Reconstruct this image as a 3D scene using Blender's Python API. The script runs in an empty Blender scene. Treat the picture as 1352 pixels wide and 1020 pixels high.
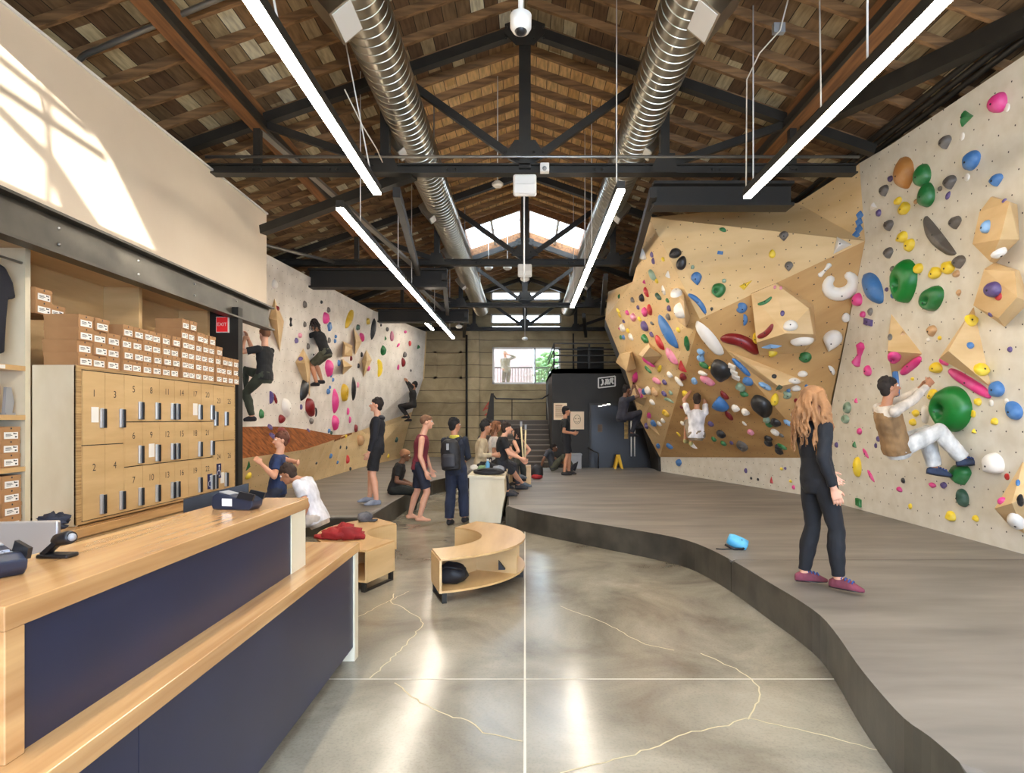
import bpy, bmesh, math, random
import numpy as np
from mathutils import Vector, Matrix, noise
from mathutils.bvhtree import BVHTree
C = bpy.context.scene.collection
SC = bpy.context.scene
V = Vector
rnd = random.Random(7)
# ---------------------------------------------------------------- camera
FPX, CX, CY, EYE = 800.0, 693.0, 554.0, 1.72
cam_d = bpy.data.cameras.new('camera'); cam = bpy.data.objects.new('camera', cam_d); C.objects.link(cam)
cam_d.sensor_width = 36; cam_d.lens = FPX / 1352 * 36
cam_d.shift_x = (676 - CX) / 1352; cam_d.shift_y = (CY - 510) / 1352
cam_d.clip_start = .05; cam_d.clip_end = 200
cam.location = (0, 0, EYE); cam.rotation_euler = (math.pi / 2, 0, 0)
SC.camera = cam
# ---------------------------------------------------------------- sky, sun, exposure
w = bpy.data.worlds.new('sky'); SC.world = w; w.use_nodes = True
nt = w.node_tree; bg = nt.nodes['Background']
bg.inputs[0].default_value = (.72, .86, 1, 1); bg.inputs[1].default_value = 10.0
sd = bpy.data.lights.new('sun', 'SUN'); sun = bpy.data.objects.new('sun', sd); C.objects.link(sun)
sd.energy = 17; sd.angle = .006; sd.color = (1, .95, .86)
SUN = V((-1, 1.6, -.3))
sun.rotation_euler = SUN.to_track_quat('-Z', 'Y').to_euler(); sun.location = (6, -8, 12)
SC.view_settings.view_transform = 'Standard'; SC.view_settings.look = 'None'
SC.view_settings.exposure = 0.0; SC.view_settings.gamma = 1; SC.view_settings.use_curve_mapping = False
LED = 63.0
# daylight entering by the glazed front behind the camera
ad = bpy.data.lights.new('front_daylight', 'AREA'); al = bpy.data.objects.new('front_daylight', ad); C.objects.link(al)
ad.shape = 'RECTANGLE'; ad.size = 7.4; ad.size_y = 3.2; ad.energy = 720; ad.color = (.42, .62, 1)
al.location = (2.7, -3.9, 1.95); al.rotation_euler = (math.radians(52), 0, 0); ad.spread = 2.4

# ---------------------------------------------------------------- helpers
def P(px, py, d):
    return V(((px - CX) * d / FPX, d, EYE - (py - CY) * d / FPX))
def PG(px, py, z):                      # pixel onto a level at height z
    return P(px, py, (EYE - z) * FPX / (py - CY))
def PX(px, py, X):                      # pixel onto the plane x = X
    return P(px, py, X * FPX / (px - CX))
def lin(c):
    return tuple((x / 255 / 12.92 if x / 255 <= .04045 else ((x / 255 + .055) / 1.055) ** 2.4) for x in c) + (1,)
MATS = {}
def mat(name, c, rough=.5, metal=0, emit=0, c2=None, scale=4, stretch=(1, 1, 1), bump=0, lo=.35, hi=.65, detail=4, alpha=1, spec=.5, coat=0):
    if name in MATS: return MATS[name]
    m = bpy.data.materials.new(name); m.use_nodes = True; t = m.node_tree; b = t.nodes['Principled BSDF']
    b.inputs['Base Color'].default_value = lin(c); b.inputs['Roughness'].default_value = rough; b.inputs['Metallic'].default_value = metal
    b.inputs['Specular IOR Level'].default_value = spec
    if coat: b.inputs['Coat Weight'].default_value = coat; b.inputs['Coat Roughness'].default_value = .15
    if emit:
        b.inputs['Emission Color'].default_value = lin(c); b.inputs['Emission Strength'].default_value = emit
    if alpha < 1: b.inputs['Alpha'].default_value = alpha
    if c2 is not None or bump:
        tc = t.nodes.new('ShaderNodeTexCoord'); mp = t.nodes.new('ShaderNodeMapping'); nz = t.nodes.new('ShaderNodeTexNoise')
        t.links.new(tc.outputs['Object'], mp.inputs[0]); mp.inputs['Scale'].default_value = stretch
        t.links.new(mp.outputs[0], nz.inputs['Vector']); nz.inputs['Scale'].default_value = scale; nz.inputs['Detail'].default_value = detail
        if c2 is not None:
            r = t.nodes.new('ShaderNodeValToRGB'); r.color_ramp.elements[0].position = lo; r.color_ramp.elements[1].position = hi
            r.color_ramp.elements[0].color = lin(c); r.color_ramp.elements[1].color = lin(c2)
            t.links.new(nz.outputs['Fac'], r.inputs[0]); t.links.new(r.outputs[0], b.inputs['Base Color'])
        if bump:
            bp = t.nodes.new('ShaderNodeBump'); bp.inputs['Strength'].default_value = bump; bp.inputs['Distance'].default_value = .02
            t.links.new(nz.outputs['Fac'], bp.inputs['Height']); t.links.new(bp.outputs[0], b.inputs['Normal'])
    MATS[name] = m
    return m
ORG = {}
class MB:
    def __init__(s): s.v = []; s.f = []; s.sm = []
    def add(s, vs, fs, smooth=False):
        o = len(s.v); s.v += [tuple(x) for x in vs]; s.f += [tuple(i + o for i in f) for f in fs]; s.sm += [smooth] * len(fs); return s
    def box(s, a, b, M=None):
        (x0, y0, z0), (x1, y1, z1) = a, b
        vs = [V(p) for p in ((x0, y0, z0), (x1, y0, z0), (x1, y1, z0), (x0, y1, z0), (x0, y0, z1), (x1, y0, z1), (x1, y1, z1), (x0, y1, z1))]
        if M is not None: vs = [M @ p for p in vs]
        return s.add(vs, [(0, 3, 2, 1), (4, 5, 6, 7), (0, 1, 5, 4), (1, 2, 6, 5), (2, 3, 7, 6), (3, 0, 4, 7)])
    def bar(s, p, q, w, h, up=(0, 0, 1)):
        p, q = V(p), V(q); d = (q - p).normalized(); u = V(up)
        if abs(d.dot(u)) > .99: u = V((0, 1, 0))
        a = d.cross(u).normalized(); b = a.cross(d).normalized()
        vs = [e + a * i * w / 2 + b * j * h / 2 for e in (p, q) for i, j in ((-1, -1), (1, -1), (1, 1), (-1, 1))]
        return s.add(vs, [(0, 1, 2, 3), (7, 6, 5, 4), (0, 4, 5, 1), (1, 5, 6, 2), (2, 6, 7, 3), (3, 7, 4, 0)])
    def tube(s, pts, r, n=8, smooth=True, caps=True):
        pts = [V(p) for p in pts]; rs = r if isinstance(r, (list, tuple)) else [r] * len(pts)
        vs = []; prev = None
        for i, p in enumerate(pts):
            d = (pts[min(i + 1, len(pts) - 1)] - pts[max(i - 1, 0)]).normalized()
            if prev is None:
                u = V((0, 0, 1)) if abs(d.z) < .9 else V((1, 0, 0)); a = d.cross(u).normalized()
            else: a = (prev - d * prev.dot(d)).normalized()
            prev = a; b = d.cross(a)
            vs += [p + (a * math.cos(k * 2 * math.pi / n) + b * math.sin(k * 2 * math.pi / n)) * rs[i] for k in range(n)]
        fs = [(i * n + k, i * n + (k + 1) % n, (i + 1) * n + (k + 1) % n, (i + 1) * n + k) for i in range(len(pts) - 1) for k in range(n)]
        s.add(vs, fs, smooth)
        if caps: s.f += [tuple(len(s.v) - len(vs) + k for k in range(n))[::-1], tuple(len(s.v) - n + k for k in range(n))]; s.sm += [False, False]
        return s
    def prism(s, poly, z0, z1):
        n = len(poly); vs = [(x, y, z0) for x, y in poly] + [(x, y, z1) for x, y in poly]
        return s.add(vs, [tuple(range(n))[::-1], tuple(range(n, 2 * n))] + [(i, (i + 1) % n, n + (i + 1) % n, n + i) for i in range(n)])
    def ext(s, poly3, nrm, t):           # thick sheet: polygon pushed along nrm
        nrm = V(nrm); n = len(poly3); vs = [V(p) for p in poly3] + [V(p) + nrm * t for p in poly3]
        return s.add(vs, [tuple(range(n)), tuple(range(n, 2 * n))[::-1]] + [(i, n + i, n + (i + 1) % n, (i + 1) % n) for i in range(n)])
    def ball(s, c, r, n=10, m=6, sc=(1, 1, 1), M=None):
        c = V(c); vs = []; fs = []
        for j in range(m + 1):
            t = math.pi * j / m
            for i in range(n):
                a = 2 * math.pi * i / n; p = V((math.sin(t) * math.cos(a) * sc[0], math.sin(t) * math.sin(a) * sc[1], math.cos(t) * sc[2])) * r
                if M is not None: p = M @ p
                vs.append(c + p)
        for j in range(m):
            for i in range(n): fs.append((j * n + i, (j + 1) * n + i, (j + 1) * n + (i + 1) % n, j * n + (i + 1) % n))
        return s.add(vs, fs, True)
    def lathe(s, prof, c=(0, 0, 0), n=20, M=None):   # prof: (r, z)
        c = V(c); vs = []
        for r, z in prof:
            for i in range(n):
                a = 2 * math.pi * i / n; p = V((r * math.cos(a), r * math.sin(a), z))
                if M is not None: p = M @ p
                vs.append(c + p)
        fs = [(j * n + i, j * n + (i + 1) % n, (j + 1) * n + (i + 1) % n, (j + 1) * n + i) for j in range(len(prof) - 1) for i in range(n)]
        s.add(vs, fs, True)
        o = len(s.v) - len(vs); s.f += [tuple(o + i for i in range(n))[::-1], tuple(len(s.v) - n + i for i in range(n))]; s.sm += [False, False]
        return s
    def build(s, name, m, parent=None, org=None, bevel=0, seg=2, recalc=True):
        if org is None:
            if parent is not None: org = ORG[parent]
            else:
                a = np.array(s.v); org = V(((a[:, 0].min() + a[:, 0].max()) / 2, (a[:, 1].min() + a[:, 1].max()) / 2, a[:, 2].min()))
        org = V(org)
        me = bpy.data.meshes.new(name); me.from_pydata([V(p) - org for p in s.v], [], s.f); me.materials.append(m)
        me.polygons.foreach_set('use_smooth', s.sm); me.update()
        if recalc or bevel:
            bm = bmesh.new(); bm.from_mesh(me)
            bmesh.ops.remove_doubles(bm, verts=bm.verts, dist=1e-5)
            bmesh.ops.recalc_face_normals(bm, faces=bm.faces)
            if bevel:
                es = [e for e in bm.edges if len(e.link_faces) == 2 and e.calc_face_angle(0) > .5]
                bmesh.ops.bevel(bm, geom=es, offset=bevel, segments=seg, profile=.5, affect='EDGES', clamp_overlap=True)
            bm.to_mesh(me); bm.free()
        o = bpy.data.objects.new(name, me); C.objects.link(o); ORG[o] = org
        if parent is not None: o.parent = parent; o.location = org - ORG[parent]
        else: o.location = org
        return o
def tag(o, label=None, cat=None, group=None, kind=None):
    for k, x in (('label', label), ('category', cat), ('group', group), ('kind', kind)):
        if x: o[k] = x
    return o
def thing(name, loc, label, cat, group=None):
    o = bpy.data.objects.new(name, None); C.objects.link(o); o.location = loc; o.empty_display_size = .1; ORG[o] = V(loc)
    return tag(o, label, cat, group)
def struct(o): o['kind'] = 'structure'; return o
_glyph = {}
def text(name, body, size, M, m, parent, depth=.001):
    """lettering as a mesh: M places the text's own x/y plane"""
    if body not in _glyph:
        c = bpy.data.curves.new('lettering', 'FONT'); c.body = body; c.align_x = 'CENTER'; c.align_y = 'CENTER'; c.size = 1; c.extrude = .02
        o = bpy.data.objects.new('lettering', c); C.objects.link(o); bpy.context.view_layer.update()
        me = bpy.data.meshes.new_from_object(o.evaluated_get(bpy.context.evaluated_depsgraph_get()))
        _glyph[body] = ([v.co.copy() for v in me.vertices], [tuple(p.vertices) for p in me.polygons])
        bpy.data.objects.remove(o); bpy.data.curves.remove(c); bpy.data.meshes.remove(me)
    vs, fs = _glyph[body]
    b = MB(); b.add([M @ V((v.x * size, v.y * size, v.z * .05 * size + depth)) for v in vs], fs)
    return b.build(name, m, parent, recalc=False)
def frame(o, x, z):                      # matrix from an origin, an x axis and a normal axis
    x = V(x).normalized(); z = V(z).normalized(); y = z.cross(x)
    return Matrix(((x.x, y.x, z.x, o[0]), (x.y, y.y, z.y, o[1]), (x.z, y.z, z.z, o[2]), (0, 0, 0, 1)))
def lump(b, c, rx, ry, rz_, seed, n=14, m=9, amp=.18, fl=True):
    c = V(c); vs = []; fs = []
    for j in range(m + 1):
        t_ = math.pi * j / m
        for i in range(n):
            a = 2 * math.pi * i / n; p = V((math.sin(t_) * math.cos(a), math.sin(t_) * math.sin(a), math.cos(t_))); s = 1 + amp * noise.noise(p * 1.8 + V((seed, seed * 2, 0))) + amp * .5 * noise.noise(p * 4 + V((seed, 0, seed)))
            q = V((p.x * rx, p.y * ry, p.z * rz_)) * s
            if fl and q.z < -rz_ * .75: q.z = -rz_ * .75
            vs.append(c + q)
    for j in range(m):
        for i in range(n): fs.append((j * n + i, (j + 1) * n + i, (j + 1) * n + (i + 1) % n, j * n + (i + 1) % n))
    return b.add(vs, fs, True)
# ---------------------------------------------------------------- materials of the building
BEAM = mat('worn_steel', (80, 75, 66), .42, .2, c2=(60, 56, 49), scale=2.5)
STEEL = mat('dark_steel', (46, 42, 35), .5, .05, c2=(34, 31, 26), scale=3)
BLACK = mat('black_paint', (37, 33, 27), .6, c2=(28, 25, 20), scale=2)
PLY = mat('birch_plywood', (214, 181, 130), .42, c2=(190, 154, 104), scale=3, stretch=(.35, .35, 2.2), lo=.3, hi=.75, coat=.15)
PLYH = mat('birch_plywood_level', (212, 174, 118), .32, c2=(186, 144, 90), scale=3, stretch=(2.4, .35, 1), lo=.3, hi=.75, coat=.25)
MAPLE = mat('maple_top', (206, 162, 108), .22, c2=(168, 122, 76), scale=2.2, stretch=(7, .45, 7), lo=.3, hi=.72, coat=.4)
PALEPLY = mat('pale_plywood', (226, 216, 190), .45, c2=(206, 192, 160), scale=3, stretch=(.8, .8, .35), lo=.35, hi=.7)
EDGE = mat('plywood_edge', (196, 160, 108), .5, c2=(150, 116, 74), scale=30, stretch=(.1, .1, 3))
NAVY = mat('navy_laminate', (37, 41, 64), .36, c2=(32, 36, 57), scale=2)
WHITEP = mat('white_paint', (232, 228, 220), .4)
WALLW = mat('cream_wall', (220, 204, 182), .7, c2=(215, 198, 176), scale=1.2)
GLASSY = mat('dark_glass', (22, 17, 12), .32, spec=.4)
GALV = mat('galvanised', (190, 182, 164), .3, 1, c2=(172, 166, 150), scale=3, stretch=(1, .3, 1))
ZINC = mat('zinc_pipe', (150, 148, 142), .35, .8)
EMIT = mat('led_diffuser', (255, 242, 222), .4, emit=LED)
GREYP = mat('grey_plastic', (150, 150, 150), .45)
BLACKP = mat('black_plastic', (24, 24, 27), .38)
PAPER = mat('paper', (238, 234, 226), .7)
def nodes(m): return m.node_tree.nodes, m.node_tree.links, m.node_tree.nodes['Principled BSDF']
def math_n(N, L, op, a, b=None):
    n = N.new('ShaderNodeMath'); n.operation = op
    for i, x in enumerate((a, b)):
        if x is None: continue
        if isinstance(x, (int, float)): n.inputs[i].default_value = x
        else: L.new(x, n.inputs[i])
    return n.outputs[0]
def deck_mat():
    m = mat('old_roof_boards', (120, 90, 60), .75); N, L, b = nodes(m)
    tc = N.new('ShaderNodeTexCoord'); sp = N.new('ShaderNodeSeparateXYZ'); L.new(tc.outputs['Object'], sp.inputs[0])
    x, y = sp.outputs[0], sp.outputs[1]
    bx = math_n(N, L, 'MULTIPLY', x, 5.6); fx = math_n(N, L, 'FLOOR', bx)
    wn0 = N.new('ShaderNodeTexWhiteNoise'); wn0.noise_dimensions = '1D'; L.new(fx, wn0.inputs['W'])
    sy = math_n(N, L, 'ADD', math_n(N, L, 'MULTIPLY', y, 1.02), math_n(N, L, 'MULTIPLY', wn0.outputs['Value'], 2.0)); fy = math_n(N, L, 'FLOOR', sy)
    cb = N.new('ShaderNodeCombineXYZ'); L.new(fx, cb.inputs[0]); L.new(fy, cb.inputs[1])
    wn = N.new('ShaderNodeTexWhiteNoise'); wn.noise_dimensions = '3D'; L.new(cb.outputs[0], wn.inputs['Vector'])
    r = N.new('ShaderNodeValToRGB'); r.color_ramp.interpolation = 'CONSTANT'
    cols = [(0, (112, 84, 58)), (.28, (144, 112, 76)), (.45, (172, 150, 112)), (.6, (126, 100, 70)), (.74, (206, 190, 150)), (.86, (228, 220, 190)), (.93, (104, 78, 54))]
    r.color_ramp.elements[0].color = lin(cols[0][1]); r.color_ramp.elements[1].position = cols[1][0]; r.color_ramp.elements[1].color = lin(cols[1][1])
    for p, c in cols[2:]: e = r.color_ramp.elements.new(p); e.color = lin(c)
    L.new(wn.outputs['Value'], r.inputs[0])
    r2 = N.new('ShaderNodeValToRGB'); r2.color_ramp.elements[0].color = lin((222, 174, 108)); r2.color_ramp.elements[1].color = lin((244, 204, 142)); L.new(wn.outputs['Value'], r2.inputs[0])  # orange boards, lightened so the brighter light along the ridge is in their colour
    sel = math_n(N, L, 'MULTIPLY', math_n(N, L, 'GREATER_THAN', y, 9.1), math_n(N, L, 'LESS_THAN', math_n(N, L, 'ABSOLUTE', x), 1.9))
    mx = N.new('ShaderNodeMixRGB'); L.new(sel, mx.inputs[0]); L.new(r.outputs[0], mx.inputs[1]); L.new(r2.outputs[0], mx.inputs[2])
    mp = N.new('ShaderNodeMapping'); mp.inputs['Scale'].default_value = (22, 3, 22); nz = N.new('ShaderNodeTexNoise'); L.new(tc.outputs['Object'], mp.inputs[0]); L.new(mp.outputs[0], nz.inputs['Vector']); nz.inputs['Scale'].default_value = 1.2
    rr = N.new('ShaderNodeValToRGB'); rr.color_ramp.elements[0].position = .3; rr.color_ramp.elements[0].color = (.45, .42, .4, 1); rr.color_ramp.elements[1].position = .62; rr.color_ramp.elements[1].color = (1, 1, 1, 1); L.new(nz.outputs['Fac'], rr.inputs[0])
    m2 = N.new('ShaderNodeMixRGB'); m2.blend_type = 'MULTIPLY'; m2.inputs[0].default_value = .7; L.new(mx.outputs[0], m2.inputs[1]); L.new(rr.outputs[0], m2.inputs[2])
    fr = math_n(N, L, 'FRACT', bx); seam = math_n(N, L, 'LESS_THAN', math_n(N, L, 'ABSOLUTE', math_n(N, L, 'SUBTRACT', fr, .5)), .475)
    m3 = N.new('ShaderNodeMixRGB'); L.new(seam, m3.inputs[0]); m3.inputs[1].default_value = lin((30, 22, 14)); L.new(m2.outputs[0], m3.inputs[2])
    L.new(m3.outputs[0], b.inputs['Base Color']); return m
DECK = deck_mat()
RAFT = mat('rafter_timber', (162, 122, 80), .75, c2=(108, 80, 52), scale=3, stretch=(.6, 6, 6))
PURL = mat('purlin_timber', (146, 98, 54), .7, c2=(104, 68, 38), scale=3, stretch=(6, .4, 6))
def wall_mat(name, c, c2, dot=True, scale=2.0, chalk=None, grain=(1, 1, 1)):
    m = mat(name, c, .6); N, L, b = nodes(m)
    tc = N.new('ShaderNodeTexCoord'); nz = N.new('ShaderNodeTexNoise'); nz.inputs['Scale'].default_value = scale; nz.inputs['Detail'].default_value = 6
    mp = N.new('ShaderNodeMapping'); mp.inputs['Scale'].default_value = grain; L.new(tc.outputs['UV'], mp.inputs[0]); L.new(mp.outputs[0], nz.inputs['Vector'])
    r = N.new('ShaderNodeValToRGB'); r.color_ramp.elements[0].position = .32; r.color_ramp.elements[1].position = .7; r.color_ramp.elements[0].color = lin(c2); r.color_ramp.elements[1].color = lin(c); L.new(nz.outputs['Fac'], r.inputs[0])
    sp = N.new('ShaderNodeSeparateXYZ'); L.new(tc.outputs['UV'], sp.inputs[0])
    row = math_n(N, L, 'MULTIPLY', sp.outputs[1], 4.6); fl = math_n(N, L, 'FLOOR', row)
    w1 = N.new('ShaderNodeTexWhiteNoise'); w1.noise_dimensions = '1D'; L.new(fl, w1.inputs['W'])
    col = math_n(N, L, 'ADD', math_n(N, L, 'MULTIPLY', sp.outputs[0], 4.6), math_n(N, L, 'MULTIPLY', math_n(N, L, 'MODULO', fl, 2), .5))
    dx = math_n(N, L, 'SUBTRACT', math_n(N, L, 'FRACT', col), .5); dy = math_n(N, L, 'SUBTRACT', math_n(N, L, 'FRACT', row), .5)
    d2 = math_n(N, L, 'ADD', math_n(N, L, 'MULTIPLY', dx, dx), math_n(N, L, 'MULTIPLY', dy, dy))
    hit = math_n(N, L, 'LESS_THAN', d2, .0017)
    mx = N.new('ShaderNodeMixRGB'); L.new(hit, mx.inputs[0]); L.new(r.outputs[0], mx.inputs[1]); mx.inputs[2].default_value = lin((60, 52, 44))
    L.new(mx.outputs[0], b.inputs['Base Color']); return m
SLAB = wall_mat('speckled_white_wall', (226, 220, 206), (212, 204, 186), scale=5)
SLABL = wall_mat('speckled_white_wall_chalky', (232, 224, 214), (208, 198, 186), scale=2.5)
CPLY = wall_mat('climbing_plywood', (228, 199, 150), (208, 174, 122), scale=1.6, grain=(.5, 1.6, 1))
CPLYD = wall_mat('climbing_plywood_shaded', (206, 167, 112), (180, 140, 88), scale=1.6, grain=(.5, 1.6, 1))  # same plywood darkened: shade of the overhang put into its colour
VOL = mat('volume_plywood', (226, 195, 146), .55, c2=(206, 170, 118), scale=2.5, stretch=(.5, .5, 2), lo=.3, hi=.7)
LEDGEW = mat('brown_striped_wood', (150, 88, 40), .8, c2=(98, 54, 24), scale=3, stretch=(4, 4, .3), lo=.35, hi=.65, spec=.15)
def concrete(name, c1, c2, c3, rough, board=0, rv=0):
    m = mat(name, c1, rough); N, L, b = nodes(m)
    tc = N.new('ShaderNodeTexCoord'); a = N.new('ShaderNodeTexNoise'); a.inputs['Scale'].default_value = .9; a.inputs['Detail'].default_value = 8; a.inputs['Roughness'].default_value = .62; a.inputs['Distortion'].default_value = .6
    L.new(tc.outputs['Object'], a.inputs['Vector'])
    r = N.new('ShaderNodeValToRGB'); r.color_ramp.elements[0].position = .33; r.color_ramp.elements[1].position = .68
    r.color_ramp.elements[0].color = lin(c2); r.color_ramp.elements[1].color = lin(c1); L.new(a.outputs['Fac'], r.inputs[0])
    f = N.new('ShaderNodeTexNoise'); f.inputs['Scale'].default_value = 60; f.inputs['Detail'].default_value = 5; L.new(tc.outputs['Object'], f.inputs['Vector'])
    rr = N.new('ShaderNodeValToRGB'); rr.color_ramp.elements[0].position = .36; rr.color_ramp.elements[1].position = .5; rr.color_ramp.elements[0].color = lin(c3); rr.color_ramp.elements[1].color = (1, 1, 1, 1); L.new(f.outputs['Fac'], rr.inputs[0])
    mx = N.new('ShaderNodeMixRGB'); mx.blend_type = 'MULTIPLY'; mx.inputs[0].default_value = .14; L.new(r.outputs[0], mx.inputs[1]); L.new(rr.outputs[0], mx.inputs[2]); out = mx.outputs[0]
    if board:
        sp = N.new('ShaderNodeSeparateXYZ'); L.new(tc.outputs['Object'], sp.inputs[0])
        wob = N.new('ShaderNodeTexNoise'); wob.inputs['Scale'].default_value = 1.3; L.new(tc.outputs['Object'], wob.inputs['Vector'])
        zz = math_n(N, L, 'ADD', math_n(N, L, 'MULTIPLY', sp.outputs[2], board), math_n(N, L, 'MULTIPLY', wob.outputs['Fac'], .12))
        fr = math_n(N, L, 'FRACT', zz); ln = math_n(N, L, 'LESS_THAN', fr, .05)
        wn = N.new('ShaderNodeTexWhiteNoise'); wn.noise_dimensions = '1D'; L.new(math_n(N, L, 'FLOOR', zz), wn.inputs['W'])
        sh = N.new('ShaderNodeMixRGB'); sh.blend_type = 'MULTIPLY'; sh.inputs[0].default_value = .28; L.new(out, sh.inputs[1]); L.new(wn.outputs['Value'], sh.inputs[2])
        m4 = N.new('ShaderNodeMixRGB'); L.new(ln, m4.inputs[0]); L.new(sh.outputs[0], m4.inputs[1]); m4.inputs[2].default_value = lin((84, 74, 58)); out = m4.outputs[0]
    L.new(out, b.inputs['Base Color'])
    if rv:
        mr = N.new('ShaderNodeMapRange'); mr.inputs[3].default_value = rough - rv; mr.inputs[4].default_value = rough + rv; L.new(a.outputs['Fac'], mr.inputs[0]); L.new(mr.outputs[0], b.inputs['Roughness'])
    return m
FLOORM = concrete('polished_concrete', (164, 156, 138), (108, 100, 86), (100, 94, 84), .19, rv=.08)
CONC = concrete('board_formed_concrete', (208, 188, 148), (158, 140, 104), (120, 108, 84), .85, board=2.1)
# ---------------------------------------------------------------- building shell
RIDGE, SLP, HALF, DEND = 7.36, .348, 8.0, 23.2
def rz(x): return RIDGE - SLP * abs(x)
fl = struct(MB().box((-8.2, -4.2, -.12), (8.2, 27.0, 0)).build('floor', FLOORM, org=(0, 0, 0)))
# roof deck with three pairs of skylight openings (xa..xb, ya..yb)
SKY = [(.13, 1.85, -3.4, 1.95), (.10, 1.66, 15.75, 18.6)]
def roof(sgn):
    b = MB(); ys = sorted({-4.2, DEND + .3} | {y for s in SKY for y in s[2:]}); xs = sorted({0, HALF} | {x for s in SKY for x in s[:2]})
    for i in range(len(xs) - 1):
        for j in range(len(ys) - 1):
            mx, my = (xs[i] + xs[i + 1]) / 2, (ys[j] + ys[j + 1]) / 2
            if any(a < mx < c and d < my < e for a, c, d, e in SKY): continue
            q = [(sgn * x, y, rz(x)) for x, y in ((xs[i], ys[j]), (xs[i + 1], ys[j]), (xs[i + 1], ys[j + 1]), (xs[i], ys[j + 1]))]
            b.ext(q, (0, 0, 1), .14)
    return b
rb = roof(-1); r2 = roof(1); rb.add(r2.v, r2.f)
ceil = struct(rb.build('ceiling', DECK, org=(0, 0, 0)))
def clipx(x, y):
    return any(d - .02 < y < e + .02 for a, c, d, e in SKY)
y = -3.9; k = 0
while y < DEND:
    for sgn in (-1, 1):
        x0 = .05
        for s in SKY:
            if s[2] - .02 < y < s[3] + .02: x0 = s[1]
        MB().bar((sgn * x0, y, rz(x0) - .055), (sgn * HALF, y, rz(HALF) - .055), .055, .11).build('rafter', RAFT, ceil, recalc=False)
    y += .52
for s in SKY:                                            # skylight kerbs and glazing bars
    n = max(2, int(round((s[3] - s[2]) / 1.2)))
    for sgn in (-1, 1):
        kb = MB()
        for yy in (s[2], s[3]): kb.bar((sgn * s[0], yy, rz(s[0]) + .0), (sgn * s[1], yy, rz(s[1])), .1, .3)
        for xx in (s[0], s[1]): kb.bar((sgn * xx, s[2], rz(xx) + .0), (sgn * xx, s[3], rz(xx)), .08, .3)
        kb.build('skylight_kerb', PURL, ceil)
        kb = MB()
        for i in range(1, n): yy = s[2] + (s[3] - s[2]) * i / n; kb.bar((sgn * s[0], yy, rz(s[0]) + .08), (sgn * s[1], yy, rz(s[1]) + .08), .05, .08)
        xx = s[0] + (s[1] - s[0]) * .52; kb.bar((sgn * xx, s[2], rz(xx) + .08), (sgn * xx, s[3], rz(xx) + .08), .07, .1)
        kb.build('skylight_bar', WHITEP, ceil)
TRANS = bpy.data.materials.new('diffusing_glazing'); TRANS.use_nodes = True; _t = TRANS.node_tree; _n = _t.nodes.new('ShaderNodeBsdfTranslucent'); _n.inputs[0].default_value = (.95, .97, 1, 1)
_t.links.new(_n.outputs[0], _t.nodes['Material Output'].inputs[0])
for s in SKY:
    for sgn in (-1, 1): MB().ext([(sgn * s[0], s[2], rz(s[0]) + .16), (sgn * s[1], s[2], rz(s[1]) + .16), (sgn * s[1], s[3], rz(s[1]) + .16), (sgn * s[0], s[3], rz(s[0]) + .16)], (0, 0, 1), .006).build('skylight_pane', TRANS, ceil)
# side walls, front wall with glazing, back wall
GREYW = mat('dark_grey_plaster', (92, 84, 74), .8, c2=(78, 70, 60), scale=2)  # dark grey plaster with a slight mottle
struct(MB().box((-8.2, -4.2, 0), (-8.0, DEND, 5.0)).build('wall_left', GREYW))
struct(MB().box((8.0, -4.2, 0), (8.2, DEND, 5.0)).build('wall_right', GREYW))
fw = MB().box((-8, -4.2, 0), (-1, -4, 3.6)).box((-1, -4.2, 0), (6.4, -4, .3)).box((6.4, -4.2, 0), (8, -4, 3.6))
from mathutils.geometry import tessellate_polygon
def to_gable(px, py):                   # where the light that falls on this spot of the parapet enters the glazed gable
    p = PX(px, py, -4.25); t = (p.y + 4.0) / SUN.y; return V((p.x - SUN.x * t, -4.0, p.z - SUN.z * t))
outer = [V(p) for p in ((-8, -4, 3.6), (8, -4, 3.6), (8, -4, rz(8)), (0, -4, rz(0)), (-8, -4, rz(8)))]
inner = [to_gable(*p) for p in ((-70, -48), (20, 20), (46, 46), (64, 78), (72, 100), (150, 213), (237, 394), (262, 440), (120, 395), (-70, 290))]  # unseen opening, outline shaped to throw the sun patch onto the parapet
tri = tessellate_polygon([outer, inner]); al_ = outer + inner
for off in (0, -.04): fw.add([p + V((0, off, 0)) for p in al_], tri)
for i in range(len(inner)): a, c = inner[i], inner[(i + 1) % len(inner)]; fw.add([a, c, c + V((0, -.04, 0)), a + V((0, -.04, 0))], [(0, 1, 2, 3)])
gb = MB()
for q in (((-70, 15), (-70, 27), (122, 182), (118, 166)), ((-70, 62), (-70, 78), (142, 216), (140, 203)), ((63, 60), (69, 60), (69, 400), (63, 400)), ((-20, 118), (-20, 132), (64, 218), (90, 292), (168, 350), (74, 208))):
    gb.ext([to_gable(*p) for p in q], (0, -1, 0), .04)  # unseen bars added to cast the dark bands across the sun patch
fwo = struct(fw.build('wall_front', WALLW, recalc=False)); gb.build('gable_shadow_bars', BLACK, fwo)
struct(MB().box((-6, -20.4, 0), (34, -20, 8.3)).build('wall_sun_blocker', WALLW))  # unseen wall added to keep low sun out of the lower front window
mu = MB()
for i in range(6): x = -1 + 7.4 * i / 5; mu.box((x - .03, -4.14, .3), (x + .03, -4.06, 3.6))
for z in (.3, 2.4, 3.55): mu.box((-1, -4.14, z), (6.4, -4.06, z + .06))
struct(mu.build('window_2', BLACK))
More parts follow.
